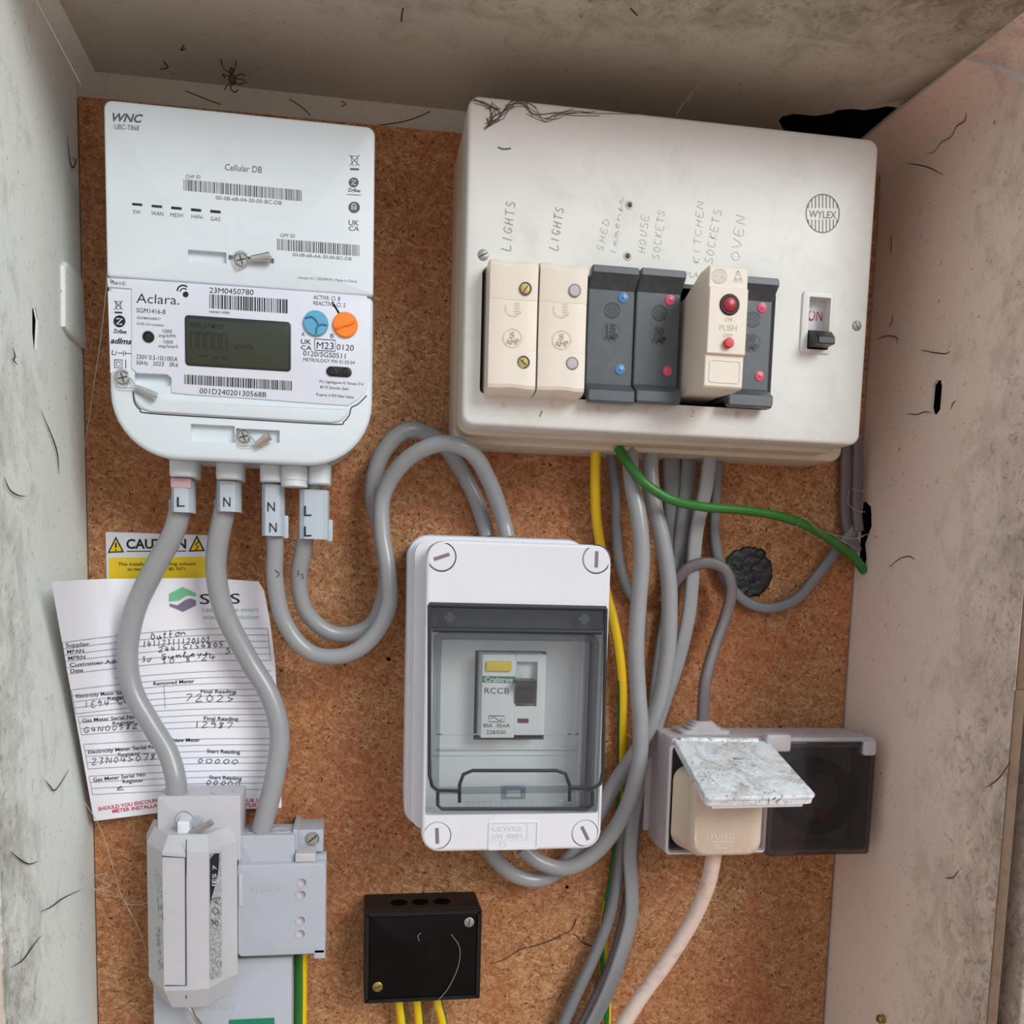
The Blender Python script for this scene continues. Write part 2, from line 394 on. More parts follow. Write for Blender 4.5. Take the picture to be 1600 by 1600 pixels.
    def hand(s, t, p0, p1, cap, h, w=1.1, mi=0, jit=.06, seed=0):
        rnd = random.Random(seed); n = len(t); ux, uy = (p1[0] - p0[0]) / n, (p1[1] - p0[1]) / n
        L = math.hypot(ux, uy); nx, ny = uy / L, -ux / L
        for i, chh in enumerate(t):
            for st in STROKE.get(chh, ()):
                pts = []
                for x, y in st:
                    x = i + x * .78 + rnd.uniform(-jit, jit) + y * .12; y = y + rnd.uniform(-jit, jit)
                    pts.append((p0[0] + ux * x + nx * y * cap, p0[1] + uy * x + ny * y * cap))
                if len(pts) > 2: pts = [(v.x, v.y) for v in cr_spline([(a, b, 0) for a, b in pts], 3)]
                s.line(pts, w, h, mi)
        return s
    def build(s, name, mats, parent=None, label=None, kind=None, angle=35, smooth=True, loc=None):
        if not isinstance(mats, (list, tuple)): mats = [mats]
        org = Vector((0, 0, 0)); p = parent
        while p is not None: org += p.location; p = p.parent
        lo = Vector((0, 0, 0))
        if parent is None and loc: lo = Vector((loc[0], -loc[2], loc[1])) / 1000
        me = bpy.data.meshes.new(name)
        me.from_pydata([Vector((x, -h, z)) / 1000 - org - lo for x, z, h in s.v], [], s.f)
        if len(mats) > 1: me.polygons.foreach_set('material_index', s.m)
        if smooth: me.polygons.foreach_set('use_smooth', [len(f) < 9 and i not in s.fl for i, f in enumerate(s.f)])
        bm = bmesh.new(); bm.from_mesh(me)
        bmesh.ops.remove_doubles(bm, verts=bm.verts, dist=1e-7)
        bmesh.ops.recalc_face_normals(bm, faces=bm.faces); bm.to_mesh(me); bm.free()
        for mm in mats: me.materials.append(M[mm] if isinstance(mm, str) else mm)
        if smooth: me.set_sharp_from_angle(angle=math.radians(angle))
        o = bpy.data.objects.new(name, me); COL.objects.link(o); o.parent = parent; o.location = lo
        if label: o['label'] = label
        if not kind and parent is not None and name in LOOSE: kind = 'stuff'
        if kind: o['kind'] = kind
        return o
_G = {}
def glyphs(t, bold, slant, thick):
    key = (t, bold, slant, thick)
    if key in _G: return _G[key]
    cu = bpy.data.curves.new('t', 'FONT'); cu.body = t; cu.size = 1; cu.offset = bold; cu.shear = slant; cu.extrude = thick / 2; cu.resolution_u = 3
    ob = bpy.data.objects.new('t', cu); me = ob.to_mesh()
    vs = [tuple(v.co) for v in me.vertices]; fs = [list(p.vertices) for p in me.polygons]; ob.to_mesh_clear()
    x0 = min(v[0] for v in vs); x1 = max(v[0] for v in vs)
    vs = [(v[0] - x0, v[1], v[2]) for v in vs]; bpy.data.objects.remove(ob); bpy.data.curves.remove(cu)
    _G[key] = (vs, fs, x1 - x0); return _G[key]
STROKE = {
 'L': [[(.1, 1), (0, 0), (.8, .05)]], 'I': [[(.4, 1), (.35, 0)]], 'G': [[(.8, .85), (.3, 1), (0, .4), (.4, 0), (.75, .4), (.4, .42)]],
 'H': [[(.1, 1), (.05, 0)], [(.8, 1), (.75, 0)], [(.1, .5), (.75, .55)]], 'T': [[(0, 1), (.9, 1)], [(.45, 1), (.4, 0)]],
 'S': [[(.8, .9), (.3, 1), (.15, .65), (.65, .4), (.6, .05), (0, .05)]], 'E': [[(.8, 1), (.1, 1), (.05, 0), (.8, 0)], [(.08, .5), (.6, .5)]],
 'D': [[(.1, 1), (.1, 0), (.6, .1), (.8, .6), (.1, 1)]], 'M': [[(0, 0), (.1, 1), (.4, .4), (.75, 1), (.85, 0)]], 'R': [[(.1, 0), (.1, 1), (.7, .85), (.15, .5), (.8, 0)]],
 'O': [[(.4, 1), (0, .5), (.4, 0), (.8, .5), (.4, 1)]], 'K': [[(.1, 1), (.1, 0)], [(.8, 1), (.1, .45), (.8, 0)]], 'C': [[(.8, .85), (.3, 1), (0, .45), (.35, 0), (.8, .15)]],
 'N': [[(.05, 0), (.1, 1), (.7, 0), (.8, 1)]], 'V': [[(0, 1), (.4, 0), (.8, 1)]], 'P': [[(.1, 0), (.1, 1), (.7, .85), (.15, .45)]], 'A': [[(0, 0), (.4, 1), (.8, 0)], [(.2, .4), (.65, .4)]],
 'U': [[(.1, 1), (.1, .2), (.45, 0), (.8, .3), (.8, 1)]], '0': [[(.4, 1), (.05, .5), (.4, 0), (.8, .5), (.4, 1)]], '1': [[(.4, 1), (.4, 0)]],
 '2': [[(.05, .8), (.45, 1), (.7, .7), (.05, .02), (.85, .05)]], '3': [[(.1, .95), (.6, .95), (.3, .55), (.7, .3), (.1, 0)]], '4': [[(.2, 1), (.05, .4), (.8, .45)], [(.55, .8), (.5, 0)]],
 '5': [[(.8, 1), (.2, 1), (.15, .55), (.7, .4), (.1, 0)]], '7': [[(.05, .95), (.8, 1), (.35, 0)]], '8': [[(.7, .9), (.15, .8), (.7, .2), (.1, .1), (.7, .9)]], '9': [[(.7, .7), (.3, 1), (.1, .6), (.7, .7), (.55, 0)]],
 '.': [[(.3, 0), (.4, .05)]], '-': [[(.1, .45), (.7, .45)]], '~': [[(0, .3), (.25, .8), (.4, .2), (.65, .7), (1, .3)]], 'o': [[(.5, .6), (.05, .3), (.45, 0), (.85, .35), (.5, .6), (1.1, .45)]],
 'n': [[(0, 0), (.1, .5), (.4, .5), (.45, 0), (.9, .1)]], 't': [[(.4, 1), (.3, .1), (.8, .1)], [(.1, .6), (.8, .65)]], 'f': [[(.7, 1), (.3, .9), (.25, -.2)], [(0, .5), (.7, .5)]],
 'u': [[(0, .5), (.15, 0), (.6, .1), (.65, .5), (.7, 0), (1, .2)]], 'r': [[(0, 0), (.1, .5), (.2, .35), (.7, .5), (.8, .1), (1, .2)]], 'm': [[(0, 0), (.1, .5), (.3, .5), (.35, .1), (.5, .5), (.75, .4), (.8, 0), (1, .1)]], 's': [[(.1, .1), (.5, .6), (.4, .1), (.1, 0), (1, .2)]], 'l': [[(0, .1), (.4, .9), (.3, 1), (.15, .1), (.9, .1)]],
 'y': [[(.1, .5), (.3, .1), (.7, .5), (.3, -.4)]], 'e': [[(.1, .3), (.7, .4), (.4, .6), (.1, .2), (.8, .05)]],
}
def thing(name, label, cat, at, group=None):
    o = bpy.data.objects.new(name, None); COL.objects.link(o); o.location = Vector((at[0], -at[2], at[1])) / 1000
    o.empty_display_size = .02; o['label'] = label; o['category'] = cat
    if group: o['group'] = group
    return o
def tag(o, label, cat, group=None):
    o['label'] = label; o['category'] = cat
    if group: o['group'] = group
    return o

# ================================================================== THE BOX (setting)
XL, XR = -178.0, 388.0
ZC = Q(150, 112, -12)[1]; ZB = -420.0; HF = 186.0; RL, RR = 9.0, 22.0
XRF = 393.0                                                        # the right wall leans out a little
def wl_f(h, z, c): return (XL + 2 * h / HF - c * -1 * -1, z, h)
# left wall: gouge recessed into it
def lh(px, py): return onX(px, py, XL + 1)
gouge = [lh(*p) for p in ((50, 482), (56, 480), (60, 500), (58, 545), (53, 548), (50, 520))]
mb = MB(); mb.plate([(-12, ZB), (HF, ZB), (HF, ZC - RL), (-12, ZC - RL)], [gouge], .9, 0, 0, f=lambda h, z, c: (XL + 2 * h / HF - c, z, h))
wall_left = mb.build('wall_left', 'wl', kind='structure')
mb = MB(); bo = [lh(*p) for p in ((96, 415), (101, 409), (127, 436), (132, 545), (104, 521), (97, 510))]
mb.prism(bo, -1, 2.6, 1.6, f=lambda h, z, c: (XL + 2 * h / HF + c, z, h)); mb.build('cast_boss', 'wl', wall_left)
mb = MB(); mb.prism([(0, 0)] and [(g[0], g[1]) for g in inset(gouge, -1)], .8, 1.6, f=lambda h, z, c: (XL - c, z, h)); mb.build('gouge_bottom', 'void', wall_left)
mb = MB()
for pts in (((14, 542), (18, 556), (16, 562), (22, 570)), ((0, 745), (9, 765), (24, 774), (36, 775)), ((104, 212), (108, 250), (113, 262), (118, 250), (110, 245)), ((60, 640), (85, 700), (90, 740)),
            ((66, 1218), (74, 1228), (84, 1234), (106, 1202)), ((10, 1330), (24, 1342), (40, 1350), (55, 1346)), ((60, 1425), (78, 1416), (95, 1404), (125, 1390)), ((10, 1512), (30, 1500), (45, 1480), (60, 1462))):
    mb.tube([(lambda a: (XL + 1.2 + 2 * a[0] / HF, a[1], a[0]))(lh(*p)) for p in pts], lambda t: .12 + .3 * math.sin(PI * t), 5, seg=4)
mb.build('dirt_streak', 'crack', wall_left)
# right wall with slot and broken knockout
def rh(px, py):
    h = 60.0
    for _ in range(6): h = onX(px, py, XR + 5 * h / HF)[0]
    return onX(px, py, XR + 5 * h / HF)
slot = [rh(*p) for p in ((1464, 593), (1470, 594), (1472, 604), (1469, 640), (1463, 648), (1456, 646), (1454, 636), (1457, 602))]
knock = [rh(*p) for p in ((1345, 785), (1352, 783), (1361, 792), (1362, 822), (1352, 850), (1354, 872), (1350, 893), (1340, 892), (1337, 860), (1338, 800))]
knock = [(max(a, 1.0), b) for a, b in knock]
fr = lambda h, z, c: (XR + 5 * h / HF + c, z, h)
mb = MB(); mb.plate([(-12, ZB), (HF, ZB), (HF, ZC - RR), (-12, ZC - RR)], [slot, knock], 2.2, 0, 0, f=fr)
wall_right = mb.build('wall_right', 'wr', kind='structure')
for q in (slot, knock): mb = MB(); mb.prism(inset(q, -2), 2.2, 4, f=fr); mb.build('hole_bottom', 'void', wall_right)
mb = MB()
def rdirt(pts, w=.5):
    mb.tube([(lambda a: fr(a[0], a[1], -.2))(rh(*p)) for p in pts], lambda t: w * (.4 + .6 * math.sin(PI * t)), 5, seg=4)
for pts in (((1440, 548), (1458, 552), (1478, 553), (1486, 549)), ((1372, 530), (1388, 526), (1402, 527), (1403, 538)), ((1395, 492), (1393, 505), (1388, 512)),
            ((1392, 368), (1394, 380), (1393, 396)), ((1418, 646), (1432, 648), (1445, 645), (1456, 645)), ((1485, 640), (1490, 630), (1494, 627)), ((1448, 240), (1462, 236), (1470, 222), (1486, 214), (1494, 198), (1508, 188), (1514, 170), (1528, 160), (1536, 138), (1550, 128), (1558, 105), (1574, 92), (1582, 70), (1598, 52)),
            ((1392, 885), (1405, 872), (1420, 870), (1430, 874)), ((1420, 255), (1450, 262), (1475, 272)), 
            ((1500, 1360), (1490, 1370), (1478, 1372)), ((1540, 1230), (1560, 1215), (1580, 1190))):
    rdirt([(x + random.uniform(-1.5, 1.5), y + random.uniform(-1.5, 1.5)) for x, y in pts], .38)
mb.build('dirt_streak', 'crack', wall_right)
# ceiling with rounded corners to the side walls and a broken hole
hole = [onZ(*p, ZC) for p in ((1215, 190), (1222, 182), (1240, 178), (1275, 181), (1300, 177), (1308, 172), (1330, 170), (1350, 172), (1372, 169), (1385, 166), (1405, 168), (1420, 163), (1436, 162), (1455, 157), (1446, 174), (1441, 192), (1424, 200), (1415, 214), (1396, 232), (1380, 240), (1300, 240), (1228, 214))]
hole = [(min(x, XR - RR - 1), max(h, -11)) for x, h in hole]
mb = MB(); mb.plate([(XL + RL, -12), (XR - RR, -12), (XR + 5 - RR, HF), (XL + RL, HF)], [hole], 1.5, 0, f=lambda x, h, c: (x, ZC + c, h))
ceiling = mb.build('ceiling', 'wc', kind='structure')
for (cx, s) in ((XL, 1), (XR, -1)):
    R0 = RL if s == 1 else RR; a0 = [(cx + s * (R0 - R0 * math.cos(k * PI / 12)), ZC - R0 + R0 * math.sin(k * PI / 12)) for k in range(7)]
    dx = 2 if s == 1 else 5
    mb = MB(); mb.rings([[(x, z, -12) for x, z in a0], [(x + (dx if s < 0 else dx * (1 - k / 6)), z, HF) for k, (x, z) in enumerate(a0)]], 0, False, False, closed=False); mb.build('coved_corner', 'wl' if s == 1 else 'wr', wall_left if s == 1 else wall_right)
mb = MB(); mb.prism([(x, h) for x, h in inset(hole, -4)], 1.6, 60, f=lambda x, h, c: (x, ZC + c, h)); mb.build('dark_cavity', 'void', ceiling, label='black cavity seen through the broken ceiling')
mb = MB()
for pts in (((630, 12), (628, 22), (627, 33)), ((985, 12), (992, 20), (996, 24)), ((255, 95), (262, 105), (250, 108)), ((287, 70), (283, 78), (290, 76)), ((90, 80), (100, 92), (106, 98))):
    mb.tube([(lambda a: (a[0], ZC - .2, a[1]))(onZ(*p, ZC)) for p in pts], .4, 5, seg=4)
mb.build('dirt_streak', 'crack', ceiling)
mb = MB(); mb.add([(XL - 1, ZB, -12), (XR + 1, ZB, -12), (XR + 1, ZC + 1, -12), (XL - 1, ZC + 1, -12)], [[0, 1, 2, 3]])
wall_back = mb.build('wall_back', 'wb', kind='structure')
mb = MB()
for pts in (((290, 142), (310, 150), (330, 158), (345, 163)), ((452, 155), (470, 166), (485, 180)), ((592, 196), (630, 190), (655, 182), (672, 174)), ((534, 158), (540, 163), (533, 166))):
    mb.tube([Q3(p[0], p[1], -11.8) for p in pts], .32, 5, seg=4)
mb.build('dirt_streak', 'crack', wall_back)
mb = MB(); mb.add([(XL - 1, ZB, -12), (XR + 6, ZB, -12), (XR + 6, ZB, HF), (XL - 1, ZB, HF)], [[0, 1, 2, 3]]); mb.build('floor', 'wc', kind='structure')
# unseen pinkish ground added below the frame, to bounce light up into the box
mb = MB(); mb.add([(-2500, -1200, 250), (2500, -1200, 250), (2500, -1200, 4500), (-2500, -1200, 4500)], [[0, 1, 2, 3]]); mb.build('floor_bounce', 'bounce', kind='structure')
# front edge strip and the door's edge
mb = MB()
for z0, z1, dx in ((ZB, -60, 0), (-60, 330, .5)): mb.box(XRF + dx, XRF + 7 + dx, z0, z1, HF - 6, HF + 1, .8, .8)
mb.build('trim_1', 'rust', kind='structure')
mb = MB(); mb.box(XRF + 7.5, XRF + 14, ZB, 330, HF - 30, HF - 12, .5, .3); mb.build('dark_gap', 'void', kind='structure')  # shade in the gap before the door, put in as a black strip
xd = Q(1586, 1500, HF)[0]
mb = MB(); mb.box(xd + 2, xd + 60, ZB, 330, HF - 14, HF + 6, 2, 2); mb.build('door_1', 'wr', kind='structure')

# ================================================================== CHIPBOARD
ZT = 301.0
mb = MB()
xr0, xr1 = 385.5, 386.5
outer = [(XL + 1, ZB + 2), (xr0, ZB + 2), (xr1, ZT + 4), (XL + 1, ZT)]
n1 = len(outer)
mb.plate(outer, [], -11, 0, 0)
board = mb.build('chipboard_panel', 'chip', loc=(100, ZB, -5))
tag(board, 'brown chipboard panel lining the back of the box, everything screwed to it', 'board')
mb = MB(); hb = lambda a, b: .15
for pts in (((768, 1506), (790, 1498), (812, 1484), (835, 1478), (858, 1470), (876, 1462)), ((876, 1462), (893, 1452), (900, 1436)), ((897, 1458), (910, 1472), (928, 1480))):
    mb.tube([Q3(p[0], p[1], 0) for p in pts], lambda t: .35 + .4 * t, 5, seg=5)
mb.build('crack', 'crack', board)
for px, py in ((886, 1386), (975, 1497), (607, 1030)):
    mb = MB(); mb.lathe(*Q(px, py), [(1.4, -1), (1.4, .15), (.8, .3)], 10); mb.build('screw_hole', 'void', board)
# black compound in the old cable hole
cx, cz = Q(1168, 895)
mb = MB(); N, R = 48, 14
rnd = random.Random(3); rad = [20.5 + rnd.uniform(-1.2, 1.2) for _ in range(N)]
rings = []
for j in range(R + 1):
    t = 1 - j / R
    rings.append([(lambda a, b: (cx + a, cz + b, .2 if j == 0 else 1.4 + 1.1 * mnoise.noise(Vector((a * .22, b * .3, 3))) + .9 * mnoise.noise(Vector((a * .6, b * .7, 1)))))(rad[k] * t * math.cos(2 * PI * k / N), rad[k] * t * .96 * math.sin(2 * PI * k / N)) for k in range(N)])
mb.rings(rings, 0, False, False)
x2, z2 = Q(1187, 866); mb.ball((x2, z2, .5), 5, 4.5, 2.2)
tag(mb.build('sealing_plug', 'tar', loc=(cx, cz, 0)), 'lumpy black sealing compound filling a round hole behind the thin grey cables', 'sealant')

# ================================================================== helpers for seals and screws
def seal(parent, c, fer0, fer1, h, r=3.0, fr_=1.9, loop=True):
    x, z = Q(c[0], c[1], h)
    m = MB(); m.lathe(x, z, [(r, h - 1), (r, h + .6), (r * .8, h + 1.2)], 20)
    s = m.build('seal_screw', 'steel', parent)
    m = MB(); 
    for a in (.3, .3 + PI / 2):
        m.tube([(x + r * .7 * math.cos(a), z + r * .7 * math.sin(a), h + 1.2), (x - r * .7 * math.cos(a), z - r * .7 * math.sin(a), h + 1.2)], .35, 6, smooth=False)
    m.build('cross_slot', 'gasket', s)
    a = Vector(Q3(fer0[0], fer0[1], h + 2.5)); b = Vector(Q3(fer1[0], fer1[1], h + 4))
    m = MB(); pts = [(x + (r + .4) * math.cos(t), z + (r + .4) * math.sin(t), h + 1.8 + .15 * math.sin(2 * t)) for t in [k * PI / 5 for k in range(1, 11)]]
    m.tube(pts + [tuple(a)], .32, 6, seg=3)
    m.tube([(x - r, z - 1, h + 1.6), tuple((Vector((x - r * .4, z - r * 1.4, h + 2)))), tuple(a)], .32, 6, seg=4)
    m.build('seal_wire', 'steel', parent)
    m = MB(); m.tube([tuple(a + (b - a) * t) for t in (0, .25, .5, .75, 1)], lambda t: fr_ * (.78 + .3 * t), 10, seg=2, flat=.8)
    d = (b - a).normalized(); m.tube([tuple(b), tuple(b + d * 1.0)], .5, 6, smooth=False)
    return m.build('seal_ferrule', 'steel', parent)
def slot_screw(parent, px, py, h, r, ang, mat='oldscrew', name='screw', up=.6, sw=.35):
    x, z = Q(px, py, h); m = MB(); m.lathe(x, z, [(r, h - 1.5), (r, h + up * .5), (r * .85, h + up)], 20); o = m.build(name, mat, parent)
    m = MB(); a = math.radians(ang); dx, dz = math.cos(a) * r * .85, math.sin(a) * r * .85; nx, nz = -math.sin(a) * sw, math.cos(a) * sw
    m.prism([(x - dx - nx, z - dz - nz), (x + dx - nx, z + dz - nz), (x + dx + nx, z + dz + nz), (x - dx + nx, z - dz + nz)], h, h + up + .06)
    m.build('screw_slot', 'black', o); return o

# ================================================================== METER AND HUB
HM = 78.0
x0, x1 = -143.6, 12.2; zt = 267.5; zs = Q(375, 448, HM)[1]; zb = Q(380, 722, HM)[1]
hub = thing('communications_hub', 'white rectangular communications hub clipped above the round-cornered electricity meter', 'meter', ((x0 + x1) / 2, zt, 0))
sl = Rc((293.5, 389.5), (354, 412), HM)
sl2 = Rc((392, 396), (428, 412), HM)
mb = MB(); mb.plate(rr(x0, x1, zs + .3, zt, (2, 2, 5, 5)), [rr(*sl, .6, 2), rr(sl[1] + 1, sl2[1], sl2[2], (sl2[2] + sl2[3]) / 2 + .6, .4, 2)], HM - 3.5, HM, 1.6)
mb.rings([[(x, z, 20) for x, z in rr(x0 + 1.5, x1 - 1.5, zs + 1, zt - 1.5, 5)], [(x, z, HM - 3.4) for x, z in rr(x0, x1, zs + .3, zt, (2, 2, 5, 5))]])
hc = mb.build('casing', 'white', hub)
for (a, b, c, d) in ((206.5, 317, 222.5, 322), (237, 320, 253.5, 325), (267.5, 322.6, 284, 328), (298.5, 325.5, 314.5, 331), (328.5, 328, 345, 333.5)):
    m = MB(); r = Rc((a, b), (c, d), HM); m.box(*r, HM - .5, HM + .25, .3, .1); m.build('indicator_window', 'black', hub)
h = HM + .12
m = MB()
m.text('WNC', (175, 189), (223, 191.5), 12.5, h, 0, .03, .25); m.text('UBC-T868', (178.5, 201.5), (217, 204), 8, h)
m.text('Cellular DB', (351, 265.7), (409, 270.2), 10, h); m.text('CHF ID', (290, 278), (313, 279.3), 5.5, h)
m.bars((287, 280), (471.5, 297), 17.5, h, 1); m.text('00-0B-6B-04-30-00-BC-DB', (337, 311.5), (440, 320), 6, h)
for t, a, b, c in (('SW', 207.6, 333.5, 219.6), ('WAN', 236, 336, 255), ('MESH', 266, 338.5, 285.5), ('HAN-', 299, 341, 318), ('GAS', 328.6, 344.5, 344)): m.text(t, (a, b), (c, b + 1.2), 6.2, h)
m.text('GPF ID', (438, 370), (460.6, 371.5), 5.5, h); m.bars((433, 373), (564, 383), 17.5, h, 2); m.text('00-0B-6B-AA-30-00-BC-DB', (457, 400), (549, 407), 5.2, h)
m.text('Version 01 | 20230919 | Made in China', (465, 435.4), (557.5, 441.6), 4, h)
m.text('UK', (544.5, 351.4), (560.5, 352.4), 8, h, 0, .01); m.text('CA', (544.5, 360), (561, 361), 7, h, 0, .01)
m.text('ZigBee', (543.5, 299), (563, 300.5), 5.5, h, 0, .02); m.line([(542, 303.5), (564, 305)], 1, h)
def bin_icon(m, x, y, s, h):
    m.line([(x - 5 * s, y - 7 * s), (x - 3.4 * s, y + 7 * s), (x + 3.4 * s, y + 7 * s), (x + 5 * s, y - 7 * s), (x - 5 * s, y - 7 * s)], 1, h)
    m.line([(x - 8 * s, y - 9 * s), (x + 8 * s, y + 8 * s)], .9, h); m.line([(x + 8 * s, y - 9 * s), (x - 8 * s, y + 8 * s)], .9, h)
    m.line([(x - 7 * s, y + 13 * s), (x + 7 * s, y + 13.6 * s)], 3 * s, h)
def disc(m, x, y, r, h, mi=0): m.poly([(x + r * math.cos(2 * PI * k / 20), y + r * math.sin(2 * PI * k / 20)) for k in range(20)], h, mi)
bin_icon(m, 554, 251, 1, h)
disc(m, 552.6, 285, 7.8, h); m.line([(549, 281.5), (556, 281.5), (549, 288.5), (556, 288.5)], 1.8, h + .1, 1)
disc(m, 553.4, 324, 9, h); m.line([(550, 328), (550, 320), (553, 318), (556, 321), (556, 328)], 1.5, h + .1, 1); m.line([(553, 328), (553, 322)], 1.2, h + .1, 1)
m.build('printed_lettering', ['greyink', 'label'], hub, smooth=False)
seal(hub, (377, 406.5), (393, 405), (422, 401), HM, 4.2, 2.5)

meter = thing('electricity_meter', 'white electricity meter with dark display, blue and orange dials, under the hub', 'meter', ((x0 + x1) / 2, zb, 0))
outl = rr(x0 + .4, x1, zb, zs - .3, (38, 40, 3.5, 3.5), 10)
rb = Rc((298, 662), (367, 692), HM); rb2 = Rc((367.5, 669), (437, 692), HM)
rc_ = Rc((210, 579), (268, 605), HM)
mb = MB(); mb.plate(outl, [rr(rb[0], rb[1], rb[2], rb[3], .6, 2), rr(rb2[0] + .5, rb2[1], rb2[2], rb2[3], .6, 2), rr(*rc_, 2.5, 3)], HM - 4, HM, 3)
inn = rr(x0 + 2, x1 - 2, zb + 1, zs - .3, (38, 40, 3.5, 3.5), 10); inn0 = rr(x0 + 6, x1 - 6, zb + 4, zs - .3, (34, 36, 3.5, 3.5), 10)
mb.rings([[(x, z, 0) for x, z in inn0], [(x, z, 45) for x, z in inn], [(x, z, HM - 4) for x, z in outl]])
mb.build('body', 'white', meter)
# raised label plate and the lip around it
lp = [Q(*p, HM) for p in ((205, 443), (582, 471), (581, 600), (572, 616), (545, 635), (250, 616), (212, 611), (207, 578))]
mb = MB()
pp_ = [Q(*p, HM) for p in ((206, 452), (206, 576), (211, 580), (214, 583.5), (262, 585.5), (268, 591), (268, 614), (300, 617), (380, 622), (470, 629), (544, 634), (560, 624), (571, 612), (578, 592), (579, 560), (579, 474), (572, 462.5), (400, 450), (215, 437), (168, 434.5), (168.5, 449))]
mb.prism(pp_, HM - 1, HM + .9, .4); mb.build('label_plate', 'label', meter)
mb = MB(); lip = [Q(*p, HM) for p in ((209, 615), (212, 628), (220, 638), (236, 644), (380, 653), (520, 661), (533, 658), (541, 650), (545, 640), (543, 638), (470, 633), (380, 626), (300, 621), (262, 618))]
mb.prism(lip, HM - 1, HM + 1.6, 1.2); mb.build('front_lip', 'white', meter)
mb = MB(); mb.tube([Q3(*p, HM + .1) for p in ((208, 611), (210, 628), (219, 640), (236, 646), (380, 655), (521, 663), (537, 659), (546, 648), (549, 637), (560, 631), (573, 618))], .35, 6, seg=4); mb.build('seam', 'gasket', meter)
mb = MB(); mb.quad([(168.5, 455), (204, 456), (204, 572), (172.5, 583)], HM + .1); mb.build('symbol_label', 'label', meter, smooth=False)
# display
ds = Rc((288.6, 492), (454.5, 581), HM + 1)
mb = MB(); mb.box(*ds, HM, HM + 1.5, 2.2, .4); disp = mb.build('display', 'screen', meter)
mb = MB(); mb.box(ds[0] + 1.2, ds[1] - 1.6, ds[2] + 1.2, ds[3] - 2.2, HM + 1, HM + 1.62, 1, .05); mb.build('liquid_crystal', 'lcd', disp)
m = MB(); h = HM + 1.75
for k in range(5):
    x = 298 + k * 12; y = 519 + k * .8
    m.line([(x, y), (x + 8, y + .3), (x + 8, y + 24), (x, y + 23.6), (x, y)], 2.0, h)
m.text('kWh', (367, 545), (395, 546.6), 8, h, 0, .02)
m.text('TOTAL ACT IMPORT', (297, 510), (350, 514), 7, h, 0, .01);
for a, b in ((309, 555), (333, 558), (345, 559)): m.line([(a, b), (a + 14 if a == 309 else a + 8, b + 1)], 3, h)
m.build('digits', 'lcdink', disp, smooth=False)
m = MB(); h = HM + 1.02
m.text('Made in EU', (174.5, 444), (196, 445.5), 5.5, h); m.line([(173, 436), (173, 442), (177, 438)], 1.5, h)
m.text('Aclara.', (213, 473), (280, 476), 15, h, 0, -.005)
m.text('23M0450780', (327, 457.4), (396, 461), 8.5, h); m.bars((327, 459.5), (449.6, 467.8), 22, h, 3); m.text('H006014980', (327, 488.7), (358.5, 490.6), 3.6, h)
m.text('ACTIVE: Cl. B', (489.6, 467.2), (531.6, 470), 6.5, h); m.text('REACTIVE: Cl. 2', (489.6, 476.3), (539.6, 480), 6.5, h)
m.text('SGM1416-B', (213, 488), (258.7, 491), 7.2, h); m.text('S25X88456200017', (214, 498), (251, 500.4), 3.7, h); m.text('ICHIS v2.0 compliant', (214, 507.3), (256, 510), 3.7, h)
for t, a, b, c in (('1000', 254, 519.5, 268.5), ('imp/kWh', 248, 526.6, 274.5), ('1000', 255.6, 536.3, 270), ('imp/kvarh', 248, 543, 278)): m.text(t, (a, b), (c, b + 1), 5.3, h)
m.text('230V 0.5-10(100)A', (212.7, 560.5), (277.4, 564.6), 7, h); m.text('50Hz   2023   3K6', (212.7, 569.5), (278, 573.4), 6.5, h)
m.bars((288, 585), (457.7, 595.5), 15, h, 4); m.text('001D24020130568B', (311.6, 614.4), (416, 620.8), 8.2, h)
m.text('A', (470.6, 525.4), (476, 525.8), 7, h); m.text('B', (516, 528), (521.4, 528.4), 7, h)
m.text('UK', (470, 537), (486.4, 538), 7.4, h, 0, .01); m.text('CA', (470, 546), (486.8, 547), 6.6, h, 0, .01)
m.line([(491.6, 529.5), (524, 531.6), (524, 549), (491.6, 547), (491.6, 529.5)], 1.2, h); m.text('M23', (494.5, 544.6), (521, 546.2), 11, h); m.text('0120', (526, 546.4), (552.6, 548), 9, h)
m.text('0120/SGS0511', (473.5, 555.5), (539.6, 560.4), 8, h); m.text('METROLOGY FW 01.03.04', (473.5, 564), (554, 569.4), 5.3, h)
m.text('Pol. Ugaldeguren III, Parcela 27-4', (499.4, 597.6), (567.5, 602.6), 4.4, h); m.text('48170 Zamudio, Spain', (499.4, 606.4), (544.8, 609.6), 4.4, h); m.text('Property of SMS Meter Assets', (494, 618.2), (552.8, 622.6), 4.4, h)
m.ring2((286, 454.8), 9, 2.4, h, a0=PI, a1=1.75 * PI, n=14); m.ring2((287, 456), 5.4, 1.8, h, a0=PI, a1=1.8 * PI, n=14); disc(m, 290, 460, 4.6, h)
h = HM + .25
bin_icon(m, 185, 477, .85, h); disc(m, 186.6, 502, 9.4, h); m.line([(182, 498), (191, 498), (182, 506.5), (191, 506.5)], 2.2, h + .1, 1)
m.text('ZigBee', (177, 520), (197.5, 521.4), 6, h, 0, .02); m.text('adlms', (172.5, 536), (205.5, 538), 8.5, h, 0, .03, .25); m.text('Li', (174.5, 554.4), (181.5, 555), 8, h)
m.line([(184, 551.5), (193, 551.8)], 1, h); m.line([(193, 548), (193, 556)], 1, h); m.line([(196, 549), (196, 555)], 1, h); m.line([(196, 552), (205, 552.4)], 1, h)
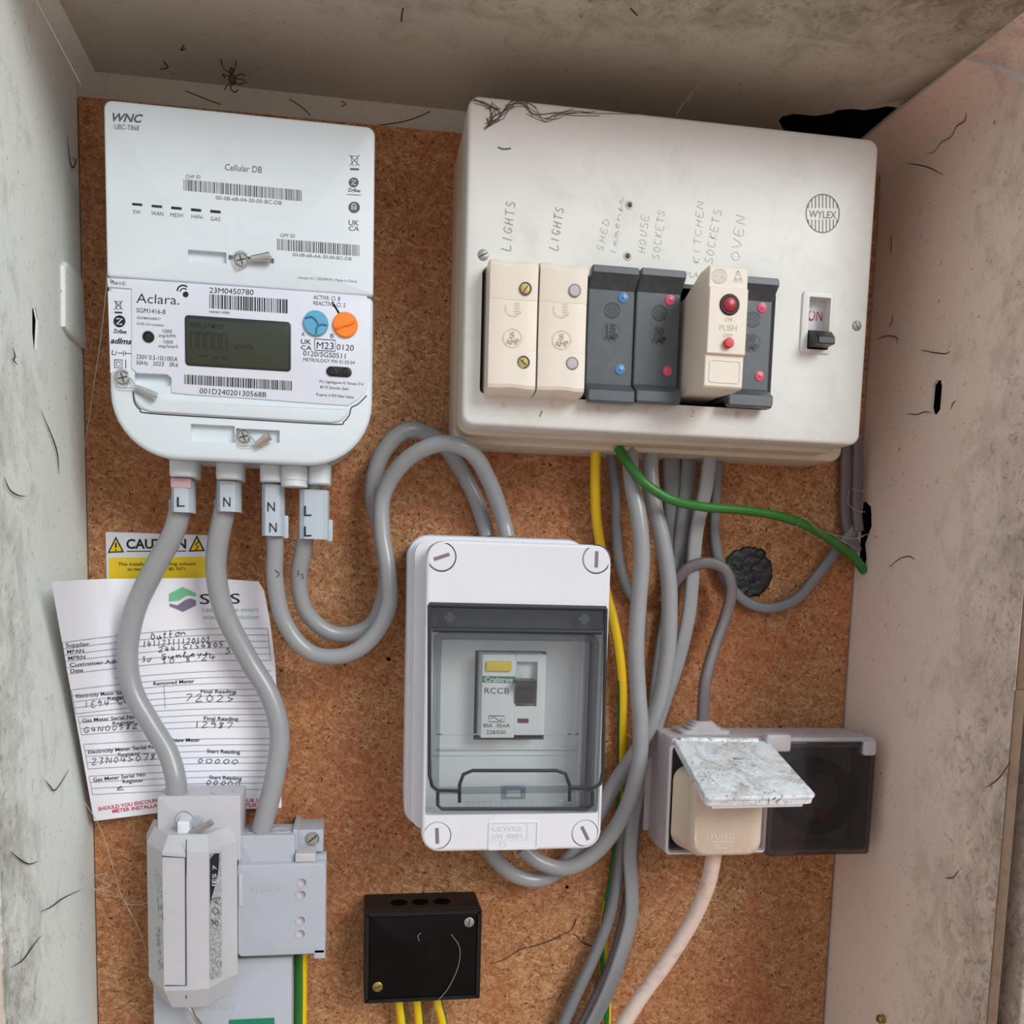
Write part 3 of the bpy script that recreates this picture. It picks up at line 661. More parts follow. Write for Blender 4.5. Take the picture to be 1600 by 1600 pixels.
m.line([(179, 562), (191, 562.6), (191, 575), (179, 574.4), (179, 562)], 1.2, h); m.line([(182, 565.5), (188, 565.8), (188, 572), (182, 571.6), (182, 565.5)], 1, h); m.line([(196.5, 562), (196.5, 575)], 1.2, h)
m.build('printed_lettering', ['ink', 'label'], meter, smooth=False)
for nm, (px, py), mat in (('blue_dial', (493.6, 505.7), 'blue'), ('orange_dial', (539.6, 508), 'orange')):
    x, z = Q(px, py, HM + 1); m = MB(); m.lathe(x, z, [(7.6, HM), (7.6, HM + 2.2), (7.0, HM + 2.8), (0.1, HM + 3.0)], 32); dl = m.build('dial', mat, meter, label=nm.split('_')[0] + ' round dial')
    m = MB(); hh = HM + 3.1
    if mat == 'blue':
        m.tube([Q3(*p, hh) for p in ((477, 497), (487, 495), (494, 501), (497, 507))], .55, 6); m.tube([Q3(*p, hh) for p in ((494, 521), (495, 512), (502, 507), (511, 508))], .55, 6)
    else: m.tube([Q3(*p, hh) for p in ((526, 513), (536, 508.5), (545, 507), (554, 502))], 1.0, 8); m.tube([Q3(*p, hh) for p in ((527, 515.5), (536, 511), (552, 505.6))], .3, 6)
    m.build('embossed_mark', 'blued' if mat == 'blue' else 'orange', dl)
m = MB(); x, z = Q(232, 526.4, HM + 1); m.lathe(x, z, [(3.4, HM), (3.4, HM + 1.5), (2.6, HM + 1.6), (2.2, HM + 1.0), (.1, HM + 1.0)], 20); m.build('pulse_lamp', 'black', meter)
m = MB(); o = Rc((510, 572), (549.5, 590), HM + 1); m.box(*o, HM, HM + 1.9, (o[3] - o[2]) / 2 - .1, .5, n=8)
for px in (520, 540): m.lathe(*Q(px, 581, HM + 1), [(2.4, HM + 1.8), (2.6, HM + 2.1), (2.0, HM + 2.2), (1.6, HM + 1.92), (.1, HM + 1.92)], 16)
m.build('optical_port', 'black', meter)
m = MB(); m.line([(519, 471), (530, 490), (521, 476)], 3, HM + 1.1); m.build('seal_scratch', 'greyink', meter, smooth=False)
seal(meter, (191.8, 590.6), (213, 606), (243, 620), HM, 4.2, 2.6)
seal(meter, (381, 682.5), (401, 696), (421, 681), HM, 4.0, 2.7)
def boss(px0, px1, py0, py1, h0, h1, nm='cable_collar', round_=False):
    a = Rc((px0, py0), (px1, py1), (h0 + h1) / 2 + 10); m = MB()
    cx_, hc_ = (a[0] + a[1]) / 2, (h0 + h1) / 2; rx = (a[1] - a[0]) / 2; rh_ = (h1 - h0) / 2
    n = 24 if round_ else 20; prof = [(a[3] + 4, 1.0), (a[2] + 4, 1.0), (a[2] + 3.9, .94), (a[2] + .1, .94), (a[2], .88)] if round_ else [(a[3] + 4, 1), (a[2] + .8, 1), (a[2], .93)]
    def sup(k, s):
        c, d = math.cos(2 * PI * k / n), math.sin(2 * PI * k / n); e = 1 if round_ else .55
        return (cx_ + rx * s * math.copysign(abs(c) ** e, c), None, hc_ + rh_ * s * math.copysign(abs(d) ** e, d))
    m.rings([[(lambda q: (q[0], z, q[2]))(sup(k, s)) for k in range(n)] for z, s in prof])
    return m.build(nm, 'white', meter)
boss(263, 309, 722, 746, 32, 62); boss(336, 380, 727, 750, 32, 62); boss(405, 442, 731, 754, 32, 62); boss(436, 481, 737, 760, 46, 66, 'terminal_plug', True); boss(480, 517, 735, 758, 32, 62)

# ================================================================== METER TAILS
def cable(name, pts, rpx, label, group=None, mat='cable', cat='cable', flat=None, mats=None, stripe=None, n=14, r=None):
    P3 = [Q3(*p) for p in pts]; rr_ = r or rpx * (D - sum(p[2] for p in pts) / len(pts)) / 1500.0
    m = MB(); m.tube(P3, rr_, n, flat=flat, stripe=stripe)
    o = m.build(name, mats or mat, loc=P3[0], angle=60); tag(o, label, cat, group); return o
def cable_tag(parent, px0, px1, py0, py1, hc, rad, letters, pink=False, wing=1):
    a = Rc((px0, py0), (px1, py1), hc + rad); cx_ = (a[0] + a[1]) / 2; w = (a[1] - a[0]) / 2; m = MB()
    prof = [(-w, hc - rad * .3), (-w * .9, hc + rad * .6), (-w * .6, hc + rad), (0, hc + rad + .6), (w * .6, hc + rad), (w * .9, hc + rad * .6), (w, hc - rad * .3)]
    prof += [(x * .9, hh - .8) for x, hh in prof[::-1]]
    m.rings([[(cx_ + x, z, hh) for x, hh in prof] for z in (a[3], a[2])], 0)
    m.box(cx_ - w - 2 if wing > 0 else cx_ + w - 3, cx_ - w + 3 if wing > 0 else cx_ + w + 2.2, a[2] - 1, a[2] + (a[3] - a[2]) * .42, hc - 2, hc - .8, 1, .3)
    if pink: m.box(cx_ - w * .85, cx_ + w * .85, a[3] - 5, a[3] + 1, hc, hc + rad + .9, 1, .3, mi=1)
    t = m.build('cable_tag', ['tag', 'tagpink'], parent, label='pale blue-grey clip-on tag lettered ' + ' '.join(l[0] for l in letters))
    m = MB()
    for l, x0_, x1_, yb, cap in letters: m.text(l, (x0_, yb), (x1_, yb), cap, hc + rad + .8)
    m.build('tag_letter', 'ink', t, smooth=False)
G = 'thick grey tails under the electricity meter'
c1 = cable('meter_tail', [(286, 740, 46), (284, 780, 44), (272, 830, 42), (243, 885, 38), (212, 950, 32), (199, 1020, 30), (208, 1080, 31), (235, 1130, 34), (262, 1175, 38), (274, 1215, 42), (276, 1245, 42)], 15.8, 'thick grey cable tagged L, curving left over the form into the fuse unit', G)
cable_tag(c1, 264, 302, 749, 801, 45.5, 8.4, [('L', 276.5, 288.5, 791.7, 15.5)], True)
c2 = cable('meter_tail', [(356, 742, 46), (352, 790, 44), (340, 850, 40), (338, 900, 36), (352, 960, 32), (388, 1030, 30), (423, 1090, 32), (437, 1150, 34), (428, 1220, 36), (408, 1300, 36)], 15.8, 'thick grey cable tagged N, running down to the neutral block', G)
cable_tag(c2, 336, 375, 751, 800, 45.5, 8.4, [('N', 349, 360, 791.5, 15)])
c3 = cable('meter_tail', [(426, 742, 48), (425, 800, 47), (430, 850, 45), (430, 905, 42), (444, 970, 40), (482, 1018, 40), (535, 1025, 42), (578, 1000, 44), (606, 950, 42), (606, 890, 38), (597, 830, 34), (600, 770, 34), (636, 718, 46), (690, 693, 56), (737, 708, 54), (766, 755, 38), (785, 808, 22), (793, 839, 22)], 12.6, 'grey cable tagged twice with N, looping in front and up over into the clear-windowed enclosure', G)
cable_tag(c3, 407, 444, 756, 838, 47.5, 7, [('N', 418, 429.5, 799, 15), ('N', 421, 432.5, 831.5, 15)], wing=-1)
c4 = cable('meter_tail', [(492, 745, 48), (486, 800, 47), (476, 850, 42), (467, 905, 34), (478, 955, 28), (515, 988, 24), (560, 988, 22), (590, 962, 20), (604, 900, 18), (594, 830, 17), (582, 770, 17), (596, 712, 18), (634, 674, 18), (680, 684, 14), (712, 722, 9), (740, 772, 8), (757, 820, 8), (761, 839, 9)], 12.6, 'grey cable tagged twice with L, looping behind the N cable into the enclosure', G)
cable_tag(c4, 466, 514, 764, 843, 47.5, 7, [('L', 475, 487, 806, 16), ('L', 475, 487, 838, 16)], wing=-1)
m = MB(); m.line([(430, 891), (437, 896), (433, 902)], 1.4, 48.5); m.build('pen_mark', 'ink', c3, smooth=False)
m = MB(); m.line([(466, 889), (466, 899), (472, 896), (474, 905)], 1.4, 42); m.build('pen_mark', 'ink', c4, smooth=False)

# ================================================================== CAUTION STICKER AND FORM
cs = Rc((165, 831), (326, 915), .6)
mb = MB(); mb.box(*cs, 0.05, .6, 1.5, .1); sign = mb.build('caution_sticker', 'signwhite', loc=((cs[0] + cs[1]) / 2, cs[2], 0))
tag(sign, 'white and yellow CAUTION sticker on the chipboard, partly behind the form', 'sticker')
m = MB(); h = .75
m.quad([(170, 871.5), (322.5, 870), (322.5, 912), (170, 912)], h, 1)
for x, y in ((181, 863), (307.5, 861)):
    m.poly([(x - 13, y + 1), (x + 13, y), (x, y - 25)], h, 0); m.poly([(x - 9.5, y - 1.2), (x + 9.5, y - 2), (x, y - 20)], h + .1, 1)
m.line([(181, 848), (181, 856)], 2.4, h + .25); disc(m, 181, 859.5, 1.3, h + .25)
m.line([(310, 846), (305, 852), (310, 853), (306, 859)], 1.8, h + .25)
m.text('CAUTION', (197.3, 857), (291, 856.6), 14.5, h, 0, .03); m.line([(198, 861.5), (291, 861)], 1.5, h)
m.text('This Installation has wiring colours', (184.7, 883.8), (305.4, 883), 4.8, h + .15, 0, .015); m.text('to two versions of BS 7671.', (199, 891.6), (292.3, 891), 4.8, h + .15, 0, .015)
m.build('printed_warning', ['ink', 'yprint'], sign, smooth=False)

def pl(t, tab):
    for (a, b), (c, d) in zip(tab, tab[1:]):
        if t <= c: return b + (d - b) * (t - a) / (c - a)
    return tab[-1][1]
def pxl(v): return 80 + 67 * v
def pxr(v): return pl(v, ((0, 404), (.03, 412), (.18, 422), (.36, 430), (.6, 434), (1, 440)))
def pyt(u): return pl(u, ((0, 908.5), (.25, 904.5), (.75, 903), (1, 908.5)))
def pyb(u): return pl(u, ((0, 1283), (.4, 1268), (1, 1262)))
def ph(px, py, off=.35):
    u = .5
    for _ in range(4):
        v = (py - pyt(u)) / (pyb(u) - pyt(u)); u = (px - pxl(v)) / (pxr(v) - pxl(v))
    u = min(max(u, 0), 1); v = min(max(v, 0), 1)
    hl = 122 - 104 * v; k = max(0, 1 - u / .34)
    return off + 12 + (hl - 12) * k ** 1.7 + 4 * max(0, u - .8) / .2 * (1 - v)
NU, NV = 40, 24; vs = []; fs = []
for off in (0, -.3):
    for j in range(NV + 1):
        for i in range(NU + 1):
            u, v = i / NU, j / NV; px = pxl(v) + (pxr(v) - pxl(v)) * u; py = pyt(u) + (pyb(u) - pyt(u)) * v
            p_ = Q3(px, py, ph(px, py, 0)); vs.append((p_[0], p_[1], p_[2] + off))
for s_ in range(2):
    o = s_ * (NU + 1) * (NV + 1)
    for j in range(NV):
        for i in range(NU):
            a = o + j * (NU + 1) + i; fs.append([a, a + 1, a + NU + 2, a + NU + 1])
mb = MB(); mb.add(vs, fs); form = mb.build('meter_form', 'paper', loc=Q3(250, 1275, 8), angle=80)
tag(form, 'curled white meter reading form with handwriting, tucked behind the two left cables', 'paper')
m = MB()
def rule(l, r, w=.8, x0_=None, x1_=None):
    (xa, ya), (xb, yb) = l, r; pts = []
    for k in range(13):
        t = k / 12; x = xa + (xb - xa) * t; s_ = 1 - (1 - min(t / .75, 1)) ** 1.5
        pts.append((x, ya + (yb - ya) * s_))
    m.line(pts, w, ph, 1)
for k in range(6): rule((97.5 + 1.6 * k, 1004 + 9.9 * k), (418 + k, 982 + 10 * k))
m.line([(97.5, 1004), (105.5, 1053.5)], .8, ph, 1); m.line([(418, 982), (423, 1032)], .8, ph, 1)
for k in range(5): rule((111.5 + 1.6 * k, 1078 + 9.4 * k), (426, 1058 + 9.6 * k))
rule((180, 1060), (424, 1048))
for k in range(4): rule((122 + 1.8 * k, 1120 + 9.4 * k), (428, 1107 + 9.6 * k))
for k in range(5): rule((131 + 1.6 * k, 1163 + 9.6 * k), (429, 1154 + 9.6 * k))
for k in range(4): rule((139 + 1.6 * k, 1213 + 9.6 * k), (431, 1204 + 9.8 * k))
for a, b in (((111.5, 1078), (119, 1116)), ((256, 1066), (258, 1107)), ((122, 1120), (127.5, 1148)), ((131, 1163), (138, 1203)), ((139, 1213), (145, 1242))): m.line([a, b], .8, ph, 1)
for t, a, b, cap in (('Supplier', (103, 1011.5), (140, 1009), 6.3), ('MPAN', (105, 1021.5), (131.4, 1019.5), 6), ('MPRN', (106.7, 1031.5), (133.5, 1029.5), 6), ('Customer Address', (109, 1042), (207, 1034), 6), ('Date', (110.4, 1051.5), (130, 1049.7), 6),
        ('Electricity Meter Serial No:', (119, 1090.7), (217.5, 1082), 5.6), ('Register', (168.4, 1094.5), (205, 1091), 5.6), ('Gas Meter Serial No:', (128.8, 1128.7), (212.8, 1122), 5.6), ('Register', (176.3, 1133), (211.7, 1130.2), 5.6),
        ('Final Reading', (313.8, 1083), (369, 1083.4), 5.6), ('Final Reading', (318.6, 1125), (372.4, 1126), 5.6), ('Removed Meter', (240, 1071), (304, 1066.5), 5.6), ('New Meter', (270, 1159.5), (312.8, 1158.6), 5.6),
        ('Electricity Meter Serial No:', (138, 1178), (247, 1168.6), 5.8), ('Register', (184.7, 1182), (218.8, 1179.4), 5.6), ('Gas Meter Serial No:', (146, 1221.5), (228, 1212.5), 5.8), ('Register', (191.8, 1224), (224.8, 1221.4), 5.6),
        ('Start Reading', (323.3, 1176), (375, 1178), 5.6), ('Start Reading', (327, 1217), (377.6, 1219), 5.6)):
    m.text(t, a, b, cap, ph, 0, .012)
m.text('SMS', (312.5, 944), (375, 943), 16, ph, 0, .0); m.text('Leading the smart', (316, 956), (404.7, 955.4), 6.8, ph, 4); m.text('energy revolution', (317, 967.6), (404.7, 967), 6.8, ph, 4)
m.text('SHOULD YOU ENCOUN', (153.7, 1267), (246, 1253), 5.6, ph, 5, .02); m.text('METER INSTALLA', (176, 1270.5), (246, 1261), 5.6, ph, 5, .02); m.text('OUR S', (378, 1253.5), (404, 1253.5), 5.6, ph, 5, .01); m.text('PPLIE', (378, 1260.5), (402, 1260.5), 5.6, ph, 5, .01)
p2 = lambda a, b: ph(a, b) + .1
m.poly([(264, 928), (285, 917), (306, 927), (306, 932), (292, 930), (280, 938), (264, 940)], ph, 2); m.poly([(306, 938), (306, 946), (286, 956), (265, 947), (265, 943), (277, 946), (290, 937), (298, 935)], ph, 3)
m.build('printed_form_text', ['ink', 'rule', 'logogreen', 'logogrey', 'teal_ink', 'redink'], form, smooth=False)
m = MB()
for t, a, b, cap, sd in (('Outfor', (236, 1000), (292, 992), 10, 1), ('14112311120102', (223, 1011), (330, 1004), 9, 2), ('24415154805', (248, 1019), (352, 1010), 8, 3), ('Sumleys  St', (252, 1030), (375, 1019), 8, 4), ('30.8.24', (252, 1038), (340, 1030), 9, 5), ('3o', (222, 1035), (238, 1033), 9, 15),
        ('72025', (288, 1096), (370, 1097), 11, 6), ('12987', (303, 1136), (366, 1139), 10, 7), ('1E94 CO', (132, 1106), (205, 1099), 9, 8), ('G4N0058211', (132, 1145), (240, 1136), 8, 9), ('23N0450780', (143, 1195), (258, 1186), 10, 10), ('00000', (308, 1192), (375, 1194), 7, 11), ('00000', (322, 1226), (378, 1228), 7, 12), ('eZ', (183, 1236), (215, 1229), 10, 13)):
    m.hand(t, a, b, cap, ph, 1.1, 0, .07, sd)
m.build('handwriting', 'ink', form, smooth=False)

# ================================================================== SERVICE FUSE UNIT
su = thing('service_fuse_unit', 'light grey service fuse and neutral block at bottom left, lettered SERIES 7', 'fuse box', Q3(300, 1590, 0))
def poly_px(m, pts, h0, h1, bev=.8, mi=0): m.prism([Q(p[0], p[1], h1) for p in pts], h0, h1, bev, mi)
m = MB(); a = Rc((245, 1247), (376, 1300), 50); m.box(a[0], a[1], a[2] - 20, a[3] + 1, 17, 50, 1.5, 1.2); hb_ = a
m.build('base_block', 'henley', su)
m = MB()
for px in (276, 348):
    x, _ = Q(px, 1245, 42); m.rings([[(x + r * math.cos(t), hb_[3] + 1 + dz, 40 + r * .8 * math.sin(t)) for t in [k * PI / 10 for k in range(20)]] for r, dz in ((8.2, -.5), (8.2, .4), (7.2, .4), (7.2, -.2))], 0, False, False)
m.build('cable_entry', 'henley2', su)
# fuse carrier: faceted prism
SEC = [(231, 28), (231, 50), (255, 74), (291, 75.5), (326, 74), (350, 60), (371, 52), (371, 28)]
def sec(py, inset_=0.0, dh=0):
    out = []
    for px, hh in SEC:
        x = Q(px + (300 - px) * inset_, 1430, hh)[0]; out.append((x, Q(300, py, 60)[1], hh + dh - (hh - 40) * inset_ * .8))
    return out
m = MB(); m.rings([sec(1300, .14, -4), sec(1322, 0), sec(1326, 0), sec(1526, 0), sec(1532, 0.0), sec(1566, .2, -2)], 0)
car = m.build('fuse_carrier', 'henley', su, angle=15)
m = MB(); m.tube([Q3(253, 1338, 74.2), Q3(290, 1340, 75.9), Q3(291, 1540, 75.9), Q3(258, 1540, 74.4)], .35, 6, smooth=False); m.tube([Q3(291, 1312, 75.9), Q3(291, 1560, 73)], .3, 6, smooth=False); m.build('panel_seam', 'gasket', car)
x_, z_ = Q(338, 1340, 67); 
def cp(px, py): # on the right facet
    return 74 - (px - 326) / 24 * 14 + .5
m = MB(); m.poly([(329, 1334), (346, 1331), (347, 1526), (327, 1532)], cp, 0); m.poly([(328.5, 1342), (335, 1334), (343, 1333), (341, 1362), (336, 1384), (328.5, 1412)], lambda a, b: cp(a, b) + .2, 1)
m.text('IES 7', (337, 1384), (338.5, 1352), 6, lambda a, b: cp(a, b) + .4, 2)
m.hand('80A', (341, 1448), (343, 1396), 11, lambda a, b: cp(a, b) + .4, 1, 3, .05, 3)
m.build('rating_label', ['foil', 'ink', 'white', 'ink'], car, label='torn label with 80A written on it', smooth=False)
def cl_(px, py): return 50 + (px - 231) / 24 * 24 + 1.0
m = MB(); m.text('HENLEY', (240.5, 1346), (248, 1440), 8, cl_, 0, 0, 0, .6); m.text('Made in UK', (243, 1450), (247, 1516), 6.5, cl_, 0, 0, 0, .6); m.build('moulded_lettering', 'henley2', car)
m = MB(); a = Rc((277, 1284), (296, 1311), 62); m.box(*a, 50, 62, .6, .5); m.build('seal_tab', 'signwhite', su)
m = MB(); m.tube([Q3(*p) for p in ((277, 1291, 60), (273, 1280, 60), (280, 1270, 60), (292, 1269, 61), (303, 1278, 62), (306, 1286, 63))], .4, 6); m.build('seal_wire', 'steel', su)
m = MB(); x, z = Q(309, 1285, 58); m.lathe(x, z, [(4.2, 54), (4.2, 57), (2, 57.5), (1.8, 55), (.1, 55)], 18); m.build('seal_washer', 'glass', su)
m = MB(); m.tube([Q3(*p) for p in ((298, 1302, 61), (310, 1297, 63), (322, 1290, 65), (331, 1284, 66))], 2.3, 10, flat=.85); m.build('seal_ferrule', 'steel', su)
m = MB(); m.tube([Q3(*p) for p in ((290, 1566, 56), (297, 1576, 58), (304, 1590, 58), (314, 1602, 56), (322, 1615, 52))], 1.6, 8); m.tube([Q3(*p) for p in ((288, 1562, 56), (293, 1568, 58), (290, 1572, 58))], .6, 6); m.build('seal_wire', 'steel', su)
# neutral block
m = MB(); a = Rc((376, 1306), (461, 1350), 46); m.box(a[0] - 2, a[1], a[2] - 60, a[3], 17, 46, 1.2, 1.0); na = a
m.build('neutral_block', 'henley2', su)
m = MB(); 
for px in (402, 440):
    x, _ = Q(px, 1302, 36); m.rings([[(x + r * math.cos(t), na[3] + dz, 34 + r * .8 * math.sin(t)) for t in [k * PI / 10 for k in range(20)]] for r, dz in ((8, -.5), (8, .5), (7, .5), (7, -.2))], 0, False, False)
m.build('cable_entry', 'henley', su)
m = MB(); a = Rc((461, 1297), (505, 1331), 30); m.box(*a, 0, 30, .8, .6); m.box(a[0] - 1, a[0] + 2.4, a[2], a[3] + 3, 0, 40, .5, .4); m.build('fixing_tab', 'henley2', su)
slot_screw(su, 488.5, 1310, 31, 4.6, 40, 'steel', 'fixing_screw', 1.4, .45)
a = Rc((371, 1352), (508, 1490), 52); knobs = [Q(px, py, 52) for px, py in ((472, 1379), (471, 1398), (470, 1438), (469.5, 1459))]
m = MB(); m.plate(rr(*a, (3, .8, .8, 1), 3), [circ(x, z, 3.1, 18) for x, z in knobs], 47, 52, .8); m.rings([[(x, z, hh) for x, z in rr(*a, (3, .8, .8, 1), 3)] for hh in (22, 47)])
m.box(a[1] - 7.5, a[1], a[2] - 3.5, a[2] + 3, 22, 52, .6, .5); ncov = m.build('neutral_cover', 'henley2', su)
m = MB(); b_ = Rc((461, 1334), (493, 1347), 50); m.box(*b_, 30, 50, 1, .8); m.build('cover_catch', 'henley', su)
for x, z in knobs:
    m = MB(); m.lathe(x, z, [(3.7, 52), (3.7, 52.5), (3.0, 52.5), (2.9, 50.8), (1.6, 49.4), (.1, 49.2)], 20, cap0=False); m.build('terminal_dimple', 'henley', su)
m = MB(); m.text('SERIES 7', (394, 1393), (452, 1392), 9, 52.1, 0, 0, 0, .6); m.box(*Rc((373, 1367), (379, 1416), 52), 51.5, 53, .8, .5); m.build('moulded_lettering', 'henley', su)
m = MB(); a = Rc((239, 1530), (456, 1700), 40); m.box(a[0], a[1], a[2], a[3] + 12, 0, 40, 1, 1); low = m.build('lower_housing', 'henley2', su)
m = MB(); m.text('SERIES 7', (325, 1578), (368, 1577), 7, 40.2, 0, 0, 0, .5); m.build('moulded_lettering', 'henley', low)
m = MB(); m.box(*Rc((358, 1594), (429, 1700), 40.5), 39.8, 40.7, .4, .1); m.build('green_sticker', 'greenlabel', low)
cable('earth_cable', [(470, 1440, 12), (470, 1500, 16), (470, 1560, 16), (469, 1640, 16)], 10, 'green and yellow earth cable dropping below the neutral block', None, mats=['green', 'yellow'], stripe=(1, 5, 10, 0), cat='cable', n=16)

# ================================================================== BLACK JUNCTION BOX
a = Rc((570, 1427), (750, 1561), 40)
jb = thing('earth_terminal_box', 'small black square junction box with two slotted screws, bottom centre', 'junction box', ((a[0] + a[1]) / 2, a[2], 0))
m = MB(); outl_ = rr(a[0], a[1], a[2], a[3], 1.5, 3)
zt_ = a[3]; 
m.rings([[(x, z, hh) for x, z in (inset(outl_, d) if d else outl_)] for hh, d in ((0, 0), (34, 0), (34.1, .4), (35, .4), (35.1, 0), (39, 0), (40, .8), (40, 3), (38.5, 3.5))])
m.build('body', 'jbox', jb)
m = MB(); m.box(a[0] + 3.6, a[1] - 3.6, a[2] + 3.6, a[3] - 3.6, 38, 39.6, 1, .5); m.build('lid', 'gloss', jb)
for i, px in enumerate((624, 657, 691)):
    x, _ = Q(px, 1400, 22); m = MB(); m.rings([[(x + r * math.cos(t), zt_ + dz, 20 + r * math.sin(t)) for t in [k * PI / 10 for k in range(20)]] for r, dz in ((6.3, -.6), (6.3, .25), (5.6, .25), (5.4, .2))], 0, False, True); m.build('knockout', 'void', jb)
slot_screw(jb, 733, 1441, 40, 3.6, 78, 'oldscrew'); slot_screw(jb, 590, 1542, 40, 3.6, 20, 'brass')
for i, (px, pb, la) in enumerate(((624, 628, 'left'), (652, 655, 'middle'), (684, 692, 'right'))):
    cable('earth_cable', [(px, 1530, 14), (px, 1565, 15), (pb, 1600, 14), (pb + 3, 1660, 12)], 7.5, {'left': 'leftmost of the three yellow and green earth cables under the black box', 'middle': 'middle one of the three yellow and green earth cables under the black box', 'right': 'rightmost of the three yellow and green earth cables under the black box'}[la], 'earth cables under the black box', mats=['yellow', 'stripe'], stripe=(1, 6, 8, 0), n=16)

# ================================================================== RCD ENCLOSURE
en = thing('breaker_enclosure', 'pale grey enclosure with a clear smoked window and four round slotted screws', 'enclosure', (106, -179.6, 0))
X0, X1, Z0, Z1, HE = 46.4, 165.6, -179.6, 20.8, 95.0
bx0 = Q(633, 1050, 45)[0]; bz1 = Q(780, 838.5, 60)[1]
m = MB()
B0 = rr(bx0, X1 - 6, Z0 + 6, bz1, 14, 8)
m.rings([[(x, z, hh) for x, z in (inset(B0, d) if d else B0)] for hh, d in ((0, 2), (52, 0), (54, 1), (54.1, 2.5), (62, 2.5), (62.1, 3.5), (72, 3.5), (74, 5))], 0, True, False)
m.rings([[(x, z, hh) for x, z in inset(rr(X0, X1, Z0, Z1, 12, 8), d)] for hh, d in ((72, 2.2), (76, 1.6), (84, 1.4))], 0, False, False)
m.plate(inset(B0, 3.4), [rr(X0 + 2.2, X1 - 8, Z0 + 20, Z1 - 12, 3, 3)], 68, 74, .5); m.build('base', 'white2', en)
wi = Rc((668, 941), (949, 1270), HE); wi = (X0 + 1.6, X1 - 2.6, wi[2], wi[3])
m = MB(); sc_pos = [(690, 870, 20), (932, 874, 90), (683, 1306, 93), (914, 1302, 118)]
holes = [rr(*wi, 2, 3)] + [circ(*Q(px, py, HE), 9.4 if py < 1000 else 9.2, 28) for px, py, _ in sc_pos]
m.plate(rr(X0, X1, Z0, Z1, 12, 8), holes, 84, HE, 2.0); m.build('cover', 'white2', en)
for px, py, ang in sc_pos:
    x, z = Q(px, py, HE); m = MB(); m.lathe(x, z, [(8.7, 86), (8.7, HE - .6), (8.2, HE), (.1, HE + .1)], 32); s = m.build('cover_screw', 'ivory' if 0 else 'white2', en)
    m = MB(); a = math.radians(ang); c, d = math.cos(a), math.sin(a); L_, w_ = 5.2, 1.15
    m.prism([(x + c * p - d * q, z + d * p + c * q) for p, q in ((-L_, -w_), (L_, -w_), (L_, w_), (-L_, w_))], HE - 1, HE + .16); m.build('screw_slot', 'sockdk', s)
for px, py, ang in sc_pos: m = MB(); x, z = Q(px, py, HE); m.lathe(x, z, [(9.4, 85), (.1, 85)], 24, cap0=False); m.build('screw_well', 'gasket', en)
# inner shell seen through the window
m = MB(); ri = Rc((752, 1023), (851, 1153), 62)
g0 = rr(X0 + 1.7, X1 - 2.7, wi[2] - 4, wi[3] + 4, 3, 3)
slotr = rr(Q(742, 1050, 56)[0], Q(853, 1050, 56)[0], Q(800, 1156, 56)[1], Q(800, 1017, 56)[1], .6, 2)
m.plate(g0, [slotr], 50, 56, 0); 
m.rings([[(x, z, hh) for x, z in g0] for hh in (56, 88)], 0, False, False)
m.prism(slotr, 48, 49, mi=1)
m.box(X0 + 10, X1 - 14, Z0 + 56, Z0 + 57, 56, 57, .3, .2); 
inn_ = m.build('inner_panel', ['clearwhite', 'void'], en)
m = MB()
for px0, px1, py0, py1 in ((684, 690, 1022, 1148), (890, 892, 1020, 1148), (902, 904, 1020, 1148)): m.box(*Rc((px0, py0), (px1, py1), 56), 56, 56.5, .2, .1)
m.box(*Rc((684, 1146), (906, 1148), 56), 56, 56.5, .2, .1); m.box(*Rc((684, 1168), (910, 1171), 56), 56, 58, .2, .3)
m.build('moulded_rib', 'clearwhite', en)
# hinged clear door
dx0, dx1, dz0, dz1 = wi[0] + .8, wi[1] - .8, wi[2] + .8, wi[3] - .8
hz = Q(800, 985, HE)[1]
m = MB(); m.box(dx0, dx1, hz, dz1, HE - 2.5, HE - .6, 1.5, .4, 1); 
m.plate(rr(dx0, dx1, dz0, hz - .2, (6, 6, 1, 1), 4), [], HE - 2, HE - .4, .5, 0, back=True)
door = m.build('window_door', ['glass', 'smoke'], en)
m = MB()
pa = Rc((678, 988), (941, 1240), HE + 1)
m.rings([[(x, z, hh) for x, z in inset(rr(dx0 + 3, dx1 - 3, dz0 + 13, hz - 1.5, 6, 4), d)] for hh, d in ((HE - .4, 0), (HE + 1.4, .3), (HE + 2.2, 1.2), (HE + 2.2, 4), (HE + 1.5, 4.8), (HE + .6, 5))], 0, False, False)
m.build('raised_pane', 'smoke', door)
m = MB()
def gl(pts, r=1.15): m.tube([Q3(px, py, HE + .1) for px, py in pts], r, 8, smooth=False)
gl([(671, 945), (671, 1212), (675, 1228), (684, 1235), (716, 1236)]); gl([(671, 945), (947, 951)], 1.7); gl([(947, 951), (942, 1205), (938, 1225), (926, 1232), (890, 1231)])
gl([(718, 1254), (718, 1226), (724, 1210), (738, 1204), (870, 1204), (884, 1209), (890, 1226), (890, 1252)]); gl([(684, 1238), (684, 1258), (690, 1264), (918, 1264), (926, 1258), (926, 1236)])
gl([(676, 984), (940, 988)], 1.5)
m.build('gasket_line', 'gasket', door)
m = MB(); m.box(*Rc((720, 1226), (888, 1253), HE + 3), HE - .4, HE + 2.5, 2, 1); m.build('latch_recess', 'glass', door)
m = MB(); m.plate(rr(*Rc((784, 1229), (821, 1249), HE + 4), .6, 2), [rr(*Rc((792, 1235), (814, 1246), HE + 4), .4, 2)], HE + 1, HE + 3.6, .4); m.build('latch', 'smoke', door)
m = MB()
